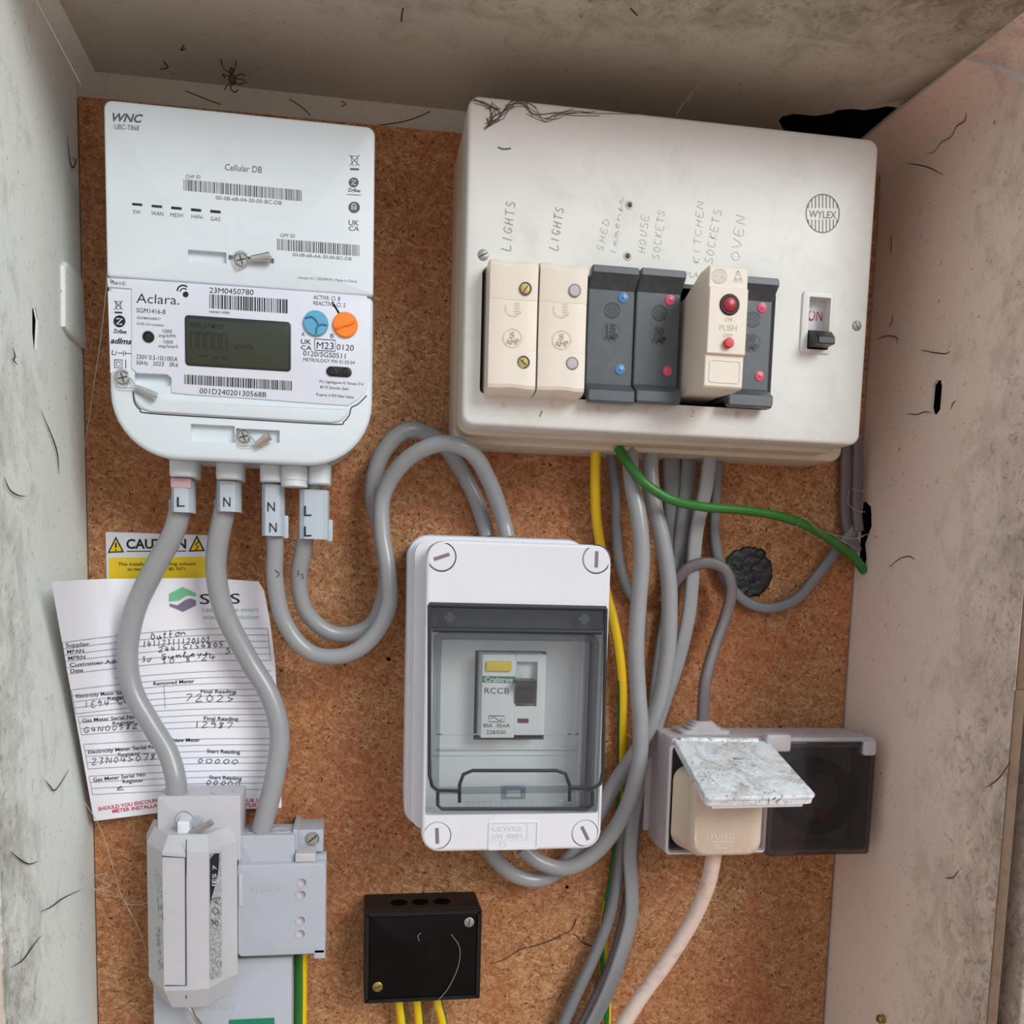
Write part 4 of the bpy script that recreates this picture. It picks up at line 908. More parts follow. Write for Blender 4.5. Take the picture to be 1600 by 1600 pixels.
for k in range(17):
    x = 728 + k * 9; m.box(*Rc((x, 1253), (x + 5.5, 1259), HE + 2), HE - .5, HE + 2.2, .8, .7)
m.build('grip_ridge', 'glass', door, kind='stuff')
for px, py in ((703, 965), (913, 967)): m = MB(); m.box(*Rc((px - 4, py - 8), (px + 4, py + 8), HE - 4), HE - 5, HE - 3.5, .3, .2); m.box(*Rc((px - 9, py - 3), (px + 8, py + 3), HE - 4), HE - 5, HE - 3.8, .3, .2); m.build('hinge_pin', 'white2', en)
m = MB(); m.box(*Rc((668, 944), (948, 984), HE - 10), HE - 16, HE - 12, .5, .3); m.build('hinge_backing', 'henley2', en)
m = MB(); lb = Rc((763, 1283), (841, 1327), HE); m.plate(rr(*lb, 1.6, 4), [rr(lb[0] + 1.4, lb[1] - 1.4, lb[2] + 1.4, lb[3] - 1.4, .8, 3)], HE - .1, HE + .6, .3); rp = m.build('rating_plate', 'white2', en)
m = MB(); m.text('GEWISS', (771, 1299), (816, 1298), 8, HE + .1, 0, 0, 0, .7); m.text('GW 40001', (769, 1310), (816, 1309), 7.5, HE + .1, 0, 0, 0, .7); m.line([(766, 1312.5), (824, 1312)], 1, HE + .3); m.line([(824, 1286), (824, 1312)], 1, HE + .3)
m.line([(782, 1316), (790, 1316), (790, 1323), (782, 1323), (782, 1316)], 1.2, HE + .3); m.build('moulded_lettering', 'clearwhite', rp)

# breaker inside
HB = 74.0
a = Rc((754, 1022), (851, 1153), HB); ax = a[0]; mid = Q(805, 1090, HB)[0]
rc2 = thing('residual_current_breaker', 'grey two-module RCCB with yellow test button behind the clear window', 'breaker', (ax + 18, a[2], 48))
m = MB(); m.box(ax, mid, a[2], a[3], 40, HB, .8, .6)
m.plate(rr(mid + .1, a[1], a[2] + 1.5, a[3], .8, 3), [rr(mid + .8, mid + 15, Q(800, 1104, HB)[1], Q(800, 1034, HB)[1], .4, 2)], HB - 8, HB - 2, .5); m.box(mid + .1, a[1], a[2] + 1.5, a[3], 40, HB - 8, .8, .1)
m.build('body', 'clearwhite', rc2)
m = MB(); m.box(*Rc((759, 1033), (799, 1049), HB), HB - 1, HB + 2.0, 1.2, .8); m.build('test_button', 'testyellow', rc2)
m = MB(); m.quad([(753, 1056), (806, 1057), (806, 1067.5), (753, 1066.5)], HB + .1, 0); m.text('Crabtree', (757.5, 1065.5), (801, 1066), 8, HB + .2, 1, .01); m.build('brand_label', ['crabgreen', 'white'], rc2, smooth=False)
m = MB(); m.text('RCCB', (757, 1083.5), (795.5, 1084), 9.2, HB + .1); m.line([(764, 1118.5), (788, 1118.8), (788, 1128), (764, 1127.8), (764, 1118.5)], 1.2, HB + .1)
m.line([(767 + k * 1.6, 1123.2 - 2.8 * math.sin(k * .57)) for k in range(12)], 1.1, HB + .1)
m.text('80A  30mA', (755, 1136.4), (796.5, 1136.6), 6, HB + .1, 0, .005); m.text('228/030', (760, 1147), (790, 1147.2), 6, HB + .1, 0, .005); m.build('printed_lettering', 'ink', rc2, smooth=False)
m = MB(); tg = Rc((806, 1062), (840, 1102), HB + 3); m.prism([(HB - 7, tg[2]), (HB + 1, tg[2] + 1), (HB + 2, tg[3] - 6), (HB + 9, tg[3] - 4), (HB + 9, tg[3]), (HB - 7, tg[3])], tg[0], tg[1] - 2, .5, f=lambda hh, z, x: (x, z, hh)); m.build('toggle', 'black', rc2)
m = MB(); m.quad([(808.5, 1122.5), (826, 1122.8), (826, 1130), (808.5, 1129.7)], HB - 1.9); m.build('flag_window', 'maroon', rc2, smooth=False)

# ================================================================== CONSUMER UNIT
LX0, LX1, LZ0, LZ1, HL = 68.1, 338.0, 93.4, 288.9, 85.0
BX1 = Q(1316, 690, 40)[0]
cu = thing('consumer_unit', 'large cream consumer unit with pencilled circuit names and a row of fuse carriers', 'consumer unit', ((LX0 + LX1) / 2, LZ0, 0))
m = MB(); m.plate(rr(LX0 - .2, BX1, LZ0 - 5.5, LZ1 - 3, 8), [rr(LX0 + 8, LX1 - 60, LZ0 + 8, LZ1 - 8, 6)], 0, 40, 1.5); m.plate(rr(LX0, LX1 - 4, LZ0 - 2.5, LZ1 - 1.5, 8), [rr(LX0 + 8, LX1 - 60, LZ0 + 8, LZ1 - 8, 6)], 40, 61, 2)
m.build('base', 'creamd', cu)
op = (Q(752, 500, HL)[0], Q(1207, 560, HL)[0], Q(757, 615, HL)[1], Q(752, 418, HL)[1])
sw = Rc((1264, 464), (1292, 548), HL); holes_px = ((984, 320, 1.7), (981, 400, 1.7)); sg = (sw[0] - 1.0, sw[1] + 1.0, sw[2] - .6, sw[3] + .6)
m = MB(); m.plate(rr(LX0, LX1, LZ0, LZ1, 7, 6), [rr(*op, 3, 4), rr(*sg, 1, 3)] + [circ(*Q(a, b, HL), r, 16) for a, b, r in holes_px], 76, HL, 2.5)
m.rings([[(x, z, hh) for x, z in inset(rr(LX0, LX1, LZ0, LZ1, 7, 6), d)] for hh, d in ((61, .8), (63, 0), (76, 0))], 0, False, False)
m.build('lid', 'cream', cu)
m = MB(); m.box(op[0] - 6, op[1] + 4, op[2] - 6, op[3] + 6, 56, 58); m.build('fuse_bay', 'void', cu)
for a, b, r in holes_px: m = MB(); x, z = Q(a, b, HL); m.lathe(x, z, [(r + 1.2, HL), (r + 1.2, HL + .25), (r, HL + .3), (r, HL)], 20, cap0=False, cap1=False); m.lathe(x, z, [(r, 78), (.1, 78)], 14, cap0=False); m.build('screw_hole', 'oldscrew', cu)
slot_screw(cu, 755, 398.5, HL, 3.4, 28); slot_screw(cu, 1338.5, 509, HL, 3.3, 120)
m = MB(); h = HL + .12
m.ring2((1285.5, 333.5), 26, 1.8, h, ry=30); 
for k in range(-4, 5):
    x = 1285.5 + k * 5.6; q = 29 * math.sqrt(max(0, 1 - (k * 5.6 / 26) ** 2)); 
    if q > 10: m.line([(x, 333.5 - q), (x, 325)], 1.6, h); m.line([(x, 343), (x, 333.5 + q)], 1.6, h)
m.text('WYLEX', (1264, 339.5), (1306.5, 341.5), 11, h, 0, .01); m.build('round_emblem', 'emblem', cu, smooth=False)
m = MB()
m.hand('LIGHTS', (797, 392), (806, 312), 14, h, 1.5, 0, .05, 1); m.hand('LIGHTS', (871, 391), (882, 322), 13, h, 1.5, 0, .05, 2)
for t, a, b, c, sd in (('SHED', (942, 393), (953, 340), 10, 3), ('Immersn', (962, 398), (975, 305), 10, 4), ('HOUSE', (1008, 396), (1014, 332), 11, 5), ('SOCKETS', (1030, 406), (1040, 326), 11, 6), ('KITCHEN', (1092, 412), (1100, 312), 10, 7), ('SOCKETS', (1113, 412), (1128, 325), 12, 8), ('OVEN', (1155, 408), (1166, 332), 14, 9)):
    m.hand(t, a, b, c, h, 1.1, 1, .06, sd)
m.text('PLA', (1071, 433), (1092, 434), 9, h, 1)
m.build('pencil_writing', ['pencil', 'pencil2'], cu, smooth=False)
m = MB()
for t, x, y in (('6', 783, 637), ('5', 859, 638), ('4', 931, 645), ('3', 1005, 647), ('2', 1078, 651), ('1', 1149, 654)): m.text(t, (x, y), (x + 7, y + .5), 12, HL, 0, -.03, 0, .5)
m.build('moulded_number', 'creamd', cu)
m = MB()
m.tube([Q3(*p) for p in ((778, 230, HL), (786, 233, HL), (798, 232, HL))], .5, 6); m.tube([Q3(*p) for p in ((843, 651, HL), (847, 642, HL))], .35, 5)
m.build('scuff', 'greyink', cu)
# main switch
esc = Rc((1255, 453), (1298, 554), HL + 1)
m = MB(); m.plate(rr(*esc, 2.5, 4), [rr(*sw, .6, 2)], HL - 14, HL + 1.4, .8); swp = m.build('switch_frame', 'cream', cu)
m = MB(); m.add([(sw[0], sw[2], HL - 10), (sw[1], sw[2], HL - 10), (sw[1], sw[3], HL - 7), (sw[0], sw[3], HL - 7)], [[0, 1, 2, 3]]); m.text('ON', (1262.5, 500.5), (1284.5, 502), 17, HL - 7.6, 1, .0)
m.build('on_plate', ['signwhite', 'redink'], swp, smooth=False)
a0 = Q(1263, 515, HL - 2); lx0, lx1 = sw[0] + .3, sw[1] - .8
m = MB()
def lr(x0, x1, z0, z1, hh): return [(x, z, hh) for x, z in rr(x0, x1, z0, z1, .6, 2)]
zc_ = Q(1270, 531, HL)[1]
m.rings([lr(lx0, lx1, zc_ - 5.5, zc_ + 6.5, HL - 9), lr(lx0, lx1, zc_ - 5.5, zc_ + 6, HL + .5), lr(lx0 + .8, lx1 - 1, zc_ - 5.5, zc_ + 3.5, HL + 9), lr(lx0 + 1, lx1 - 1, zc_ - 5.5, zc_ - 1, HL + 14), lr(lx0 + 1.5, lx1 - 1.5, zc_ - 5, zc_ - 1.4, HL + 14.6)])
m.build('toggle_lever', 'black', swp)

# ================================================================== FUSE CARRIERS AND BREAKER
def logo(m, x, y, r, h, mi=0, w=1.2):
    m.ring2((x, y), r, w, h, mi, n=20)
    for k in (-3, -2, -1, 0, 1, 2, 3):
        q = r * math.sqrt(1 - (k / 4) ** 2); m.line([(x + k * r / 4, y - q), (x + k * r / 4, y - 3.2)], 1.1, h, mi); m.line([(x + k * r / 4, y + 3.4), (x + k * r / 4, y + q)], 1.1, h, mi)
    m.text('WYLEX', (x - r * .8, y + 2.4), (x + r * .8, y + 2.8), 5, h, mi, .01)
GF = 'rewirable fuse carriers plugged into the consumer unit'
def cream(px0, px1, ytop, ybot, dots, lg, amp, mat, label):
    x0, x1 = Q(px0, 500, 104)[0], Q(px1, 500, 104)[0]; z1, z0 = Q(px0, ytop, 104)[1], Q(px0, ybot, 104)[1]
    t = thing('fuse_carrier', label, 'fuse carrier', ((x0 + x1) / 2, z0, 60), GF)
    m = MB(); nx = 10; prof = [(0, 96), (.01, 101.5), (.03, 103.2), (.06, 104), (.30, 103.2), (.305, 103.0), (.68, 103.4), (.685, 103.7), (.95, 104.2), (.975, 103.4), (.99, 101.5), (1, 97)]
    rings = []
    for q, hh in [(0, 60)] + prof + [(1, 60)]:
        row = []
        for i in range(nx + 1):
            u = i / nx; e = abs(2 * u - 1) ** 4; dip = 2.4 * math.sin(PI * u) ** 1.2; edge = 1.5 * (e if e > .3 else 0)
            zt = z1 - dip - edge; zb_ = z0 + 1.6 * math.sin(PI * u) + edge * .8
            row.append((x0 + (x1 - x0) * u, zt + (zb_ - zt) * q, hh - (1.2 * e if hh > 90 else 0)))
        rings.append(row)
    n = nx + 1; o = []; m.rings(rings, 0, False, False, closed=False)
    k = len(rings); m.add([r[0] for r in rings], [list(range(k))]); m.add([r[-1] for r in rings], [list(range(k))])
    m.build('body', 'ivory', t, angle=10)
    for px, py in dots:
        x, z = Q(px, py, 103.8); mm_ = MB(); mm_.lathe(x, z, [(3.9, 103), (3.9, 104.2), (3.5, 104.2), (3.4, 103.9), (.1, 103.5)], 20, cap0=False); hl_ = mm_.build('screw_well', 'greyink' if mat == 'brass' else 'sockdk', t)
        if mat == 'brass':
            mm_ = MB(); mm_.lathe(x - .2, z, [(2.9, 103.6), (2.9, 104.2), (.1, 104.3)], 16); mm_.build('brass_screw', 'brass', hl_)
            mm_ = MB(); mm_.line([(px - 4, py - 4), (px + 4, py + 4)] if py > 500 else [(px - 3, py + 5), (px + 4, py - 5)], 1.6, 104.5); mm_.build('screw_slot', 'black', hl_, smooth=False)
        else:
            mm_ = MB(); mm_.lathe(x, z, [(3.3, 103.5), (3.3, 104.3), (.1, 104.4)], 16); mm_.build('screw_cover', 'oldscrew' if 0 else 'cable3' if 0 else 'socket', hl_)
    m = MB(); h = 103.75
    m.ring2(amp, 14.5, .9, h + .1, 0); m.text('5', (amp[0] - 4, amp[1] - 1), (amp[0] + 3.5, amp[1] - .8), 9, h, 0, 0, 0, .5); m.text('AMP', (amp[0] - 10, amp[1] + 9.5), (amp[0] + 10.5, amp[1] + 10), 9, h, 0, 0, 0, .5)
    m.ring2(lg, 12.5, .9, h + .1, 0, a0=.4, a1=3.6)
    for k in range(-2, 3): m.line([(lg[0] + 1, lg[1] + k * 4), (lg[0] + 10, lg[1] + k * 4)], .9, h + .1)
    m.build('moulded_rating', 'creamd', t, label='moulded 5 AMP and emblem')
cream(765, 840, 396, 612, ((821, 451), (818, 566)), (803, 481), (801, 528), 'brass', 'cream 5 AMP fuse carrier with two brass screws, leftmost in the row')
cream(843, 917, 401, 616, ((898, 454), (894, 568)), (878, 483), (878, 531), 'plain', 'cream 5 AMP fuse carrier with two plain covered screw holes')
def dark(px0, px1, ytop, ybot, dots, lg, amp, num, mat, label):
    x0, x1 = Q(px0, 520, 95)[0], Q(px1, 520, 95)[0]; z1, z0 = Q(px0, ytop, 97)[1], Q(px0, ybot, 97)[1]
    t = thing('fuse_carrier', label, 'fuse carrier', ((x0 + x1) / 2, z0, 60), GF)
    prof = [(z1, 92), (z1 - .2, 96), (z1 - .9, 97), (z1 - 4.6, 97.2), (z1 - 5.2, 96.6), (z1 - 12, 88.4), (z1 - 12.6, 88), (z0 + 13, 88), (z0 + 12.4, 88.4), (z0 + 8, 96.2), (z0 + 7.4, 96.8), (z0 + 1.2, 97), (z0 + .3, 96.4), (z0, 95)]
    prof = [(z1 - 5, 60), (z1 - 5, 90)] + prof + [(z0, 92), (z0 + 5, 90), (z0 + 5, 60)]
    m = MB(); rings = []
    for d, ii in ((0.0, 1.0), (.35, .3), (.9, 0)): 
        rings.append([(x0 + d, z, hh - (1 - d / .9) * .7 if hh > 85 else hh) for z, hh in prof])
    for d, ii in ((.9, 0), (.35, 0), (0, 0)):
        rings.append([(x1 - d, z, hh - (1 - d / .9) * .7 if hh > 85 else hh) for z, hh in prof])
    # round the tab corners
    def corner(r, s):
        return [(x, z - (s if abs(z - z1) < 1.2 else 0) + (s if abs(z - z0) < 1.5 else 0), hh) for x, z, hh in r]
    rings = [corner(rings[0], 1.6), corner(rings[1], .7), rings[2], rings[3], corner(rings[4], .7), corner(rings[5], 1.6)]
    m.rings(rings); m.build('body', 'darkfuse', t, angle=25)
    for px, py in dots:
        x, z = Q(px, py, 88.3); mm_ = MB(); mm_.lathe(x, z, [(3.1, 88), (3.1, 88.5), (2.5, 88.6), (2.3, 88.2), (.9, 88.3), (.1, 88.9)], 18, cap0=False); mm_.build('coloured_dot', mat, t, label='glossy blue dot' if 'blue' in mat else 'glossy pink-red dot')
    m = MB(); logo(m, lg[0], lg[1], 12, 88.15); m.ring2(amp, 14, .8, 88.15, 1)
    m.text(num, (amp[0] - 8.5, amp[1] - 1), (amp[0] + 7, amp[1] - .6), 12, 88.2, 0, .05); m.text('AMP', (amp[0] - 11.5, amp[1] + 10), (amp[0] + 10.5, amp[1] + 11.5), 10, 88.2, 0, .05)
    m.build('moulded_rating', ['black', 'greyink'], t, smooth=False)
dark(921, 995, 411, 627, ((973.5, 465), (968.5, 577.5)), (956.5, 485), (955, 520), '15', 'bluebtn', 'slate grey 15 AMP fuse carrier with two blue dots')
dark(997, 1067, 416, 628.5, ((1047, 469), (1043, 580)), (1030.5, 489), (1030, 525), '30', 'pinkbtn', 'slate grey 30 AMP fuse carrier with pink-red dots, left of the cream breaker')
dark(1142, 1212, 428, 634, ((1191, 481), (1187, 588)), (1176, 499), (1174, 536), '30', 'pinkbtn', 'slate grey 30 AMP fuse carrier with pink-red dots, right of the cream breaker')
# plug-in breaker
mx0 = Q(1104.5, 510, 127)[0]; mx1 = Q(1165, 510, 127)[0]; mz1 = Q(1140, 417, 127)[1]; mz0 = Q(1130, 606, 127)[1]
br = thing('plug_in_breaker', 'cream plug-in circuit breaker with dark red and bright red push buttons', 'circuit breaker', ((mx0 + mx1) / 2, mz0, 60))
zA, zB = Q(1140, 451, 127)[1], Q(1140, 554, 128)[1]
m = MB(); prof = [(mz1 - 8, 60), (mz1 - 8, 84), (mz1, 112), (mz1, 126.4), (mz1 - .6, 127), (zA + .2, 127), (zA, 128.4), (zA - .4, 128.8), (zB + .4, 128.8), (zB, 128.4), (zB - .2, 126.6), (mz0 + 1, 126.6), (mz0, 125.6), (mz0, 112), (mz0 + 2, 86), (mz0 + 2, 60)]
m.rings([[(x, z, hh - (d if hh > 120 else 0)) for z, hh in prof] for x, d in ((mx0, .6), (mx0 + .5, 0), (mx1 - .5, 0), (mx1, .6))]); m.build('body', 'ivory', br, angle=20)
m = MB(); x, z = Q(1140, 476, 129); m.lathe(x, z, [(6.3, 128.6), (6.3, 129.2), (5.6, 130), (4.6, 130), (4.3, 129.2)], 28, cap0=False, cap1=False); m.build('button_collar', 'gasket', br)
m = MB(); m.lathe(x, z, [(4.3, 128.7), (4.3, 130.2), (3.6, 130.7), (.1, 130.8)], 24); m.build('reset_button', 'darkred', br)
m = MB(); x, z = Q(1137, 537, 129); m.lathe(x, z, [(3.0, 128.6), (3.0, 131.6), (2.5, 132.2), (.1, 132.3)], 24); m.build('trip_button', 'redbtn', br)
m = MB(); m.plate(rr(*Rc((1109, 561), (1156, 600), 127), 1.6, 4), [rr(*[v + w for v, w in zip(Rc((1109, 561), (1156, 600), 127), (.5, -.5, .5, -.5))], 1.2, 4)], 126.5, 127.0, .1); m.build('recess_edge', 'cream', br)
m = MB(); h = 127.15
logo(m, 1124, 431.5, 11.5, h, w=.9); m.line([(1153, 423), (1161, 441), (1146, 440), (1153, 423)], 1.2, h); m.text('ASTA' if 0 else 'BEAB', (1148, 438.5), (1159, 439), 5, h); m.ring2((1153.5, 427), 3, .9, h, n=12)
m.build('moulded_emblem', 'oldscrew', br, smooth=False)
m = MB(); h = 128.85; m.text('ON', (1133, 501.5), (1144, 502), 6, h, 0, 0, 0, .3); m.text('PUSH', (1124.5, 516), (1151.5, 516.6), 9, h, 0, 0, 0, .4); m.text('OFF', (1130, 527), (1145, 527.4), 6, h, 0, 0, 0, .3)
m.build('moulded_lettering', 'creamd', br)

# ================================================================== CABLES BELOW THE CONSUMER UNIT
yg = cable('earth_cable', [(931, 699, 26), (930, 760, 22), (932, 810, 14), (939, 860, 9), (946, 920, 9), (956, 960, 10), (966, 1010, 10), (972, 1070, 9), (972, 1140, 6), (971, 1210, 4), (968, 1290, 4), (956, 1380, 4), (944, 1450, 4), (944, 1520, 4), (948, 1570, 4), (944, 1660, 4)], 8, 'long yellow and green earth cable running down beside the clear-windowed enclosure', None, mats=['yellow', 'stripe'], stripe=(1, 12, 14, .055), n=16)
GC = 'grey cables dropping from the consumer unit'
cable('grey_cable', [(953, 698, 14), (961, 760, 13), (963, 820, 11), (968, 880, 9), (983, 925, 7), (1000, 950, 6), (1005, 1000, 6)], 8.5, 'thin dull grey cable just right of the yellow earth cable, bending behind the bundle', GC, 'cable2')
cable('grey_cable', [(1048, 698, 12), (1050, 770, 11), (1053, 850, 9), (1048, 940, 7), (1035, 1020, 6), (1025, 1100, 6)], 14, 'flat grey cable in the middle of the bundle, mostly behind the others', GC, 'cable2', flat=.45)
cable('grey_cable', [(1078, 698, 12), (1073, 760, 13), (1066, 830, 13), (1060, 880, 8)], 13, 'short visible stretch of flat grey cable behind the green wire', GC, 'cable2', flat=.45)
cable('grey_cable', [(1110, 698, 26), (1103, 760, 24), (1088, 830, 20), (1082, 900, 17), (1076, 960, 16), (1060, 1030, 15), (1040, 1090, 14), (1020, 1150, 13), (1002, 1210, 12), (990, 1270, 15), (984, 1330, 20), (987, 1390, 22), (985, 1440, 22), (968, 1500, 21), (945, 1560, 20), (905, 1640, 20)], 11.5, 'flat grey cable on the right of the bundle, sweeping to the bottom edge', GC, 'cable', flat=.55)
cable('grey_cable', [(1122, 698, 10), (1119, 760, 9), (1116, 830, 8), (1124, 880, 7), (1140, 915, 6), (1168, 942, 6), (1205, 950, 6), (1245, 935, 6), (1280, 895, 7), (1308, 858, 9), (1330, 832, 11), (1342, 820, 13)], 8.5, 'thin grey cable looping across the black sealing plug toward the right-hand hole', GC, 'cable2', flat=.8)
cable('grey_cable', [(985, 1215, 12), (974, 1300, 12), (966, 1370, 12.5), (953, 1430, 13), (930, 1490, 13), (900, 1555, 13), (862, 1640, 13)], 10, 'grey cable reaching the bottom edge furthest left of the bundle', GC, 'cable2')
cable('grey_cable', [(1006, 1215, 10), (994, 1290, 11), (986, 1370, 11.5), (974, 1440, 12.5), (954, 1510, 13), (926, 1570, 13), (888, 1640, 13)], 9, 'dark shaded grey cable behind the two at the bottom edge', GC, 'cable3')
t1 = cable('supply_tail', [(1018, 699, 30), (1016, 740, 32), (1022, 790, 33), (1034, 840, 34), (1044, 900, 34), (1046, 960, 33), (1042, 1030, 31), (1028, 1100, 28), (1000, 1165, 24), (962, 1222, 21), (925, 1290, 19), (885, 1348, 18), (845, 1374, 19), (805, 1368, 21), (776, 1345, 24), (762, 1320, 26)], 13.2, 'thick grey cable passing behind its twin and the enclosure into its bottom', 'thick grey supply tails')
t2 = cable('supply_tail', [(984, 699, 34), (987, 750, 40), (998, 810, 44), (1003, 870, 45), (998, 940, 45), (994, 1010, 45), (997, 1080, 45), (1001, 1140, 45), (997, 1200, 43), (975, 1270, 38), (935, 1328, 34), (888, 1356, 31), (845, 1348, 29), (815, 1325, 28)], 13.2, 'thick grey cable in front of the bundle, curving under the clear-windowed enclosure', 'thick grey supply tails')
cable('green_wire', [(966, 700, 42), (984, 728, 48), (1010, 757, 53), (1050, 781, 52), (1100, 792, 44), (1160, 797, 36), (1215, 806, 30), (1262, 822, 26), (1305, 848, 22), (1335, 872, 18), (1350, 892, 14)], 7.6, 'single green wire crossing the bundle to the hole in the right side', None, 'green')
GR = 'brownish cables down the right-hand corner'
cable('corner_cable', [(1322, 690, 8), (1322, 740, 8), (1321, 790, 8), (1326, 830, 9), (1337, 862, 12)], 10.5, 'brownish grey cable in the right-hand corner, the one nearer the chipboard', GR, 'cable3', flat=.6)
cable('corner_cable', [(1339, 685, 12), (1339, 740, 12), (1338, 790, 13), (1341, 830, 15)], 8.5, 'brownish grey cable in the right-hand corner, the one against the side wall', GR, 'cable3', flat=.7)

# ================================================================== DOUBLE SOCKET
HS = 60.0
sx0, sx1 = Q(1043, 1300, HS)[0], Q(1362, 1250, HS)[0]; sz1, sz0 = Q(1200, 1153, HS)[1], Q(1200, 1333, HS)[1]
so = thing('double_socket', 'dusty grey weatherproof double socket, left cover open over a plug, right cover smoked', 'socket', ((sx0 + sx1) / 2, sz0, 0))
L_ = Rc((1052, 1166), (1190, 1326), HS); R_ = Rc((1212, 1168), (1352, 1326), HS)
m = MB(); m.plate(rr(sx0, sx1, sz0, sz1, 2.5, 4), [rr(*L_, 3, 4), rr(*R_, 3, 4)], 30, HS, 1.2); m.box(sx0 + .6, sx1 - .6, sz0 + .6, sz1 - .2, 14, 31, 2, .4)
m.box(Q(998, 1230, 0)[0], sx1 - 4, sz0 + 6, sz1 - 3, 0, 15, 2, .5); m.build('box', 'socket', so)
m = MB(); m.plate(rr(L_[0] - 2.6, L_[1] + 2.2, L_[2] - 2.2, L_[3] + 1, 3, 4), [rr(L_[0] - 1.4, L_[1] + 1, L_[2] - 1, L_[3], 3, 4)], HS - 1, HS + 2.2, .5); m.build('rim', 'white2', so)
m = MB(); xg, zg = Q(1284, 1248, HS - 8); 
m.lathe(xg, zg, [(28, 31), (28, 50), (26.5, 52), (20, 52), (18.5, 50), (18.5, 40)], 40, cap0=False, cap1=False); m.build('gasket_ring', 'gasket', so)
m = MB(); m.lathe(xg, zg, [(18.5, 41), (.1, 41.2)], 32, cap0=False); m.build('socket_face', 'sockdk', so)
m = MB(); x, z = Q(1284, 1277, 44); m.lathe(x, z, [(4.6, 41), (4.6, 44), (3.5, 45), (.1, 45)], 20); m.build('red_rocker', 'redbtn', so)
m = MB(); a = Rc((1206, 1160), (1357, 1334), HS + 4)
m.prism(rr(*a, 2.5, 4), HS + .6, HS + 4, 1.0); cv = m.build('smoked_cover', 'smoke2', so)
m = MB(); m.plate(rr(*a, 2.5, 4), [rr(a[0] + 1.8, a[1] - 1.8, a[2] + 1.8, a[3] - 1.8, 2, 4)], HS + 3.8, HS + 4.6, .3); m.build('cover_edge', 'smoke2', cv)
m = MB(); m.box(*Rc((1196, 1147), (1233, 1174), HS + 4), HS - 2, HS + 7, 2, 1.5); m.build('hinge_block', 'socket', so)
m = MB(); m.box(*Rc((1348, 1157), (1366, 1180), HS + 4), HS - 2, HS + 7, 2, 1.5); m.build('hinge_block', 'socket', so)
# open cover
A, B_, C_, D_ = (Vector(Q3(1054, 1155, 62)), Vector(Q3(1200, 1157, 62)), Vector(Q3(1277, 1243, 136)), Vector(Q3(1104, 1247, 136)))
Ud = (B_ - A); Vd = (D_ - A); Wd = (C_ - B_); nrm = Ud.cross(Vd).normalized()
if nrm.y < 0: nrm = -nrm
Lu = Ud.length; Lv = Vd.length
def lidf(a, b, c):
    u, v = a / Lu, b / Lv; p = A + Ud * u + (Vd * (1 - u) + Wd * u) * v; p = p + nrm * c; return tuple(p)
m = MB(); m.prism(rr(0, Lu, 0, Lv, (1, 1, 4, 4), 5), -2.2, 0, .8, f=lidf)
m.plate(rr(.6, Lu - .6, .6, Lv - .6, (1, 1, 4, 4), 5), [rr(2.2, Lu - 2.2, 2.2, Lv - 2.2, 3, 5)], -6.5, -2, 0, f=lidf)
lidp = m.build('open_cover', 'filthy', so)
m = MB(); m.prism(rr(5, Lu - 7, -9, -2.4, .6, 2), Lv - 3.4, Lv - 1.2, .4, f=lambda a, c, b: lidf(a, b, c)); m.build('front_lip', 'white2', lidp)
m = MB(); m.tube([lidf(4, 0, -1), lidf(Lu - 8, 0, -1)], 2.6, 12, smooth=False); m.build('hinge_barrel', 'filthy', lidp)
# stepped grommet on top
m = MB(); gx, hg = Q(1096, 1128, 34)[0], 34
for w, dpt, z0, z1 in ((19, 11, 0, 2.6), (12.5, 9.5, 2.6, 5), (10, 8.5, 5, 7), (8, 7.5, 7, 8.6)):
    m.rings([[(x, sz1 + zz, hg + q) for x, q in rr(gx - w + d, gx + w - d, -dpt + d, dpt - d, 4, 4)] for zz, d in ((z0, 0), (z1 - .6, 0), (z1, .7))])
m.build('cable_grommet', 'socket', so)
cable('socket_cable', [(1098, 1131, 34), (1099, 1100, 34), (1103, 1060, 33), (1117, 1010, 28), (1133, 965, 24), (1142, 925, 23), (1134, 893, 23), (1110, 880, 22), (1078, 886, 20), (1052, 912, 16), (1036, 940, 12)], 9.5, 'flat brownish grey cable arching from the bundle down into the socket box', None, 'cable3', flat=.75)
# plug with flex
pg = thing('plug', 'aged ivory plug pushed into the left socket under the open cover', 'plug', Q3(1130, 1335, 80))
def pr(x0, x1, y0, y1, hh, r): q = Rc((x0, y0), (x1, y1), hh); return [(x, z, hh) for x, z in rr(*q, r, 6)]
m = MB(); m.rings([pr(1064, 1172, 1200, 1316, 40, (8, 8, 9, 9)), pr(1054, 1178, 1196, 1320, 56, (11, 11, 10, 10)), pr(1053, 1182, 1196, 1322, 68, (12, 12, 10, 10)), pr(1072, 1184, 1200, 1330, 76, (10, 10, 9, 9)), pr(1080, 1187, 1202, 1335, 88, (9, 9, 8, 8)), pr(1085, 1187, 1206, 1335, 94, (11, 10, 7, 7)), pr(1090, 1183, 1212, 1331, 96.5, (10, 9, 6, 6))])
m.build('body', 'plug', pg, angle=50)
m = MB(); m.text('FUSED', (1111, 1311), (1147, 1311), 8, 96.6, 0, 0, 0, .6); m.line([(1112, 1315), (1148, 1315)], 1, 97); m.line([(1114, 1321), (1124, 1321)], 1, 97); m.line([(1116, 1325), (1136, 1325)], 1, 97); m.build('moulded_lettering', 'ivory', pg)
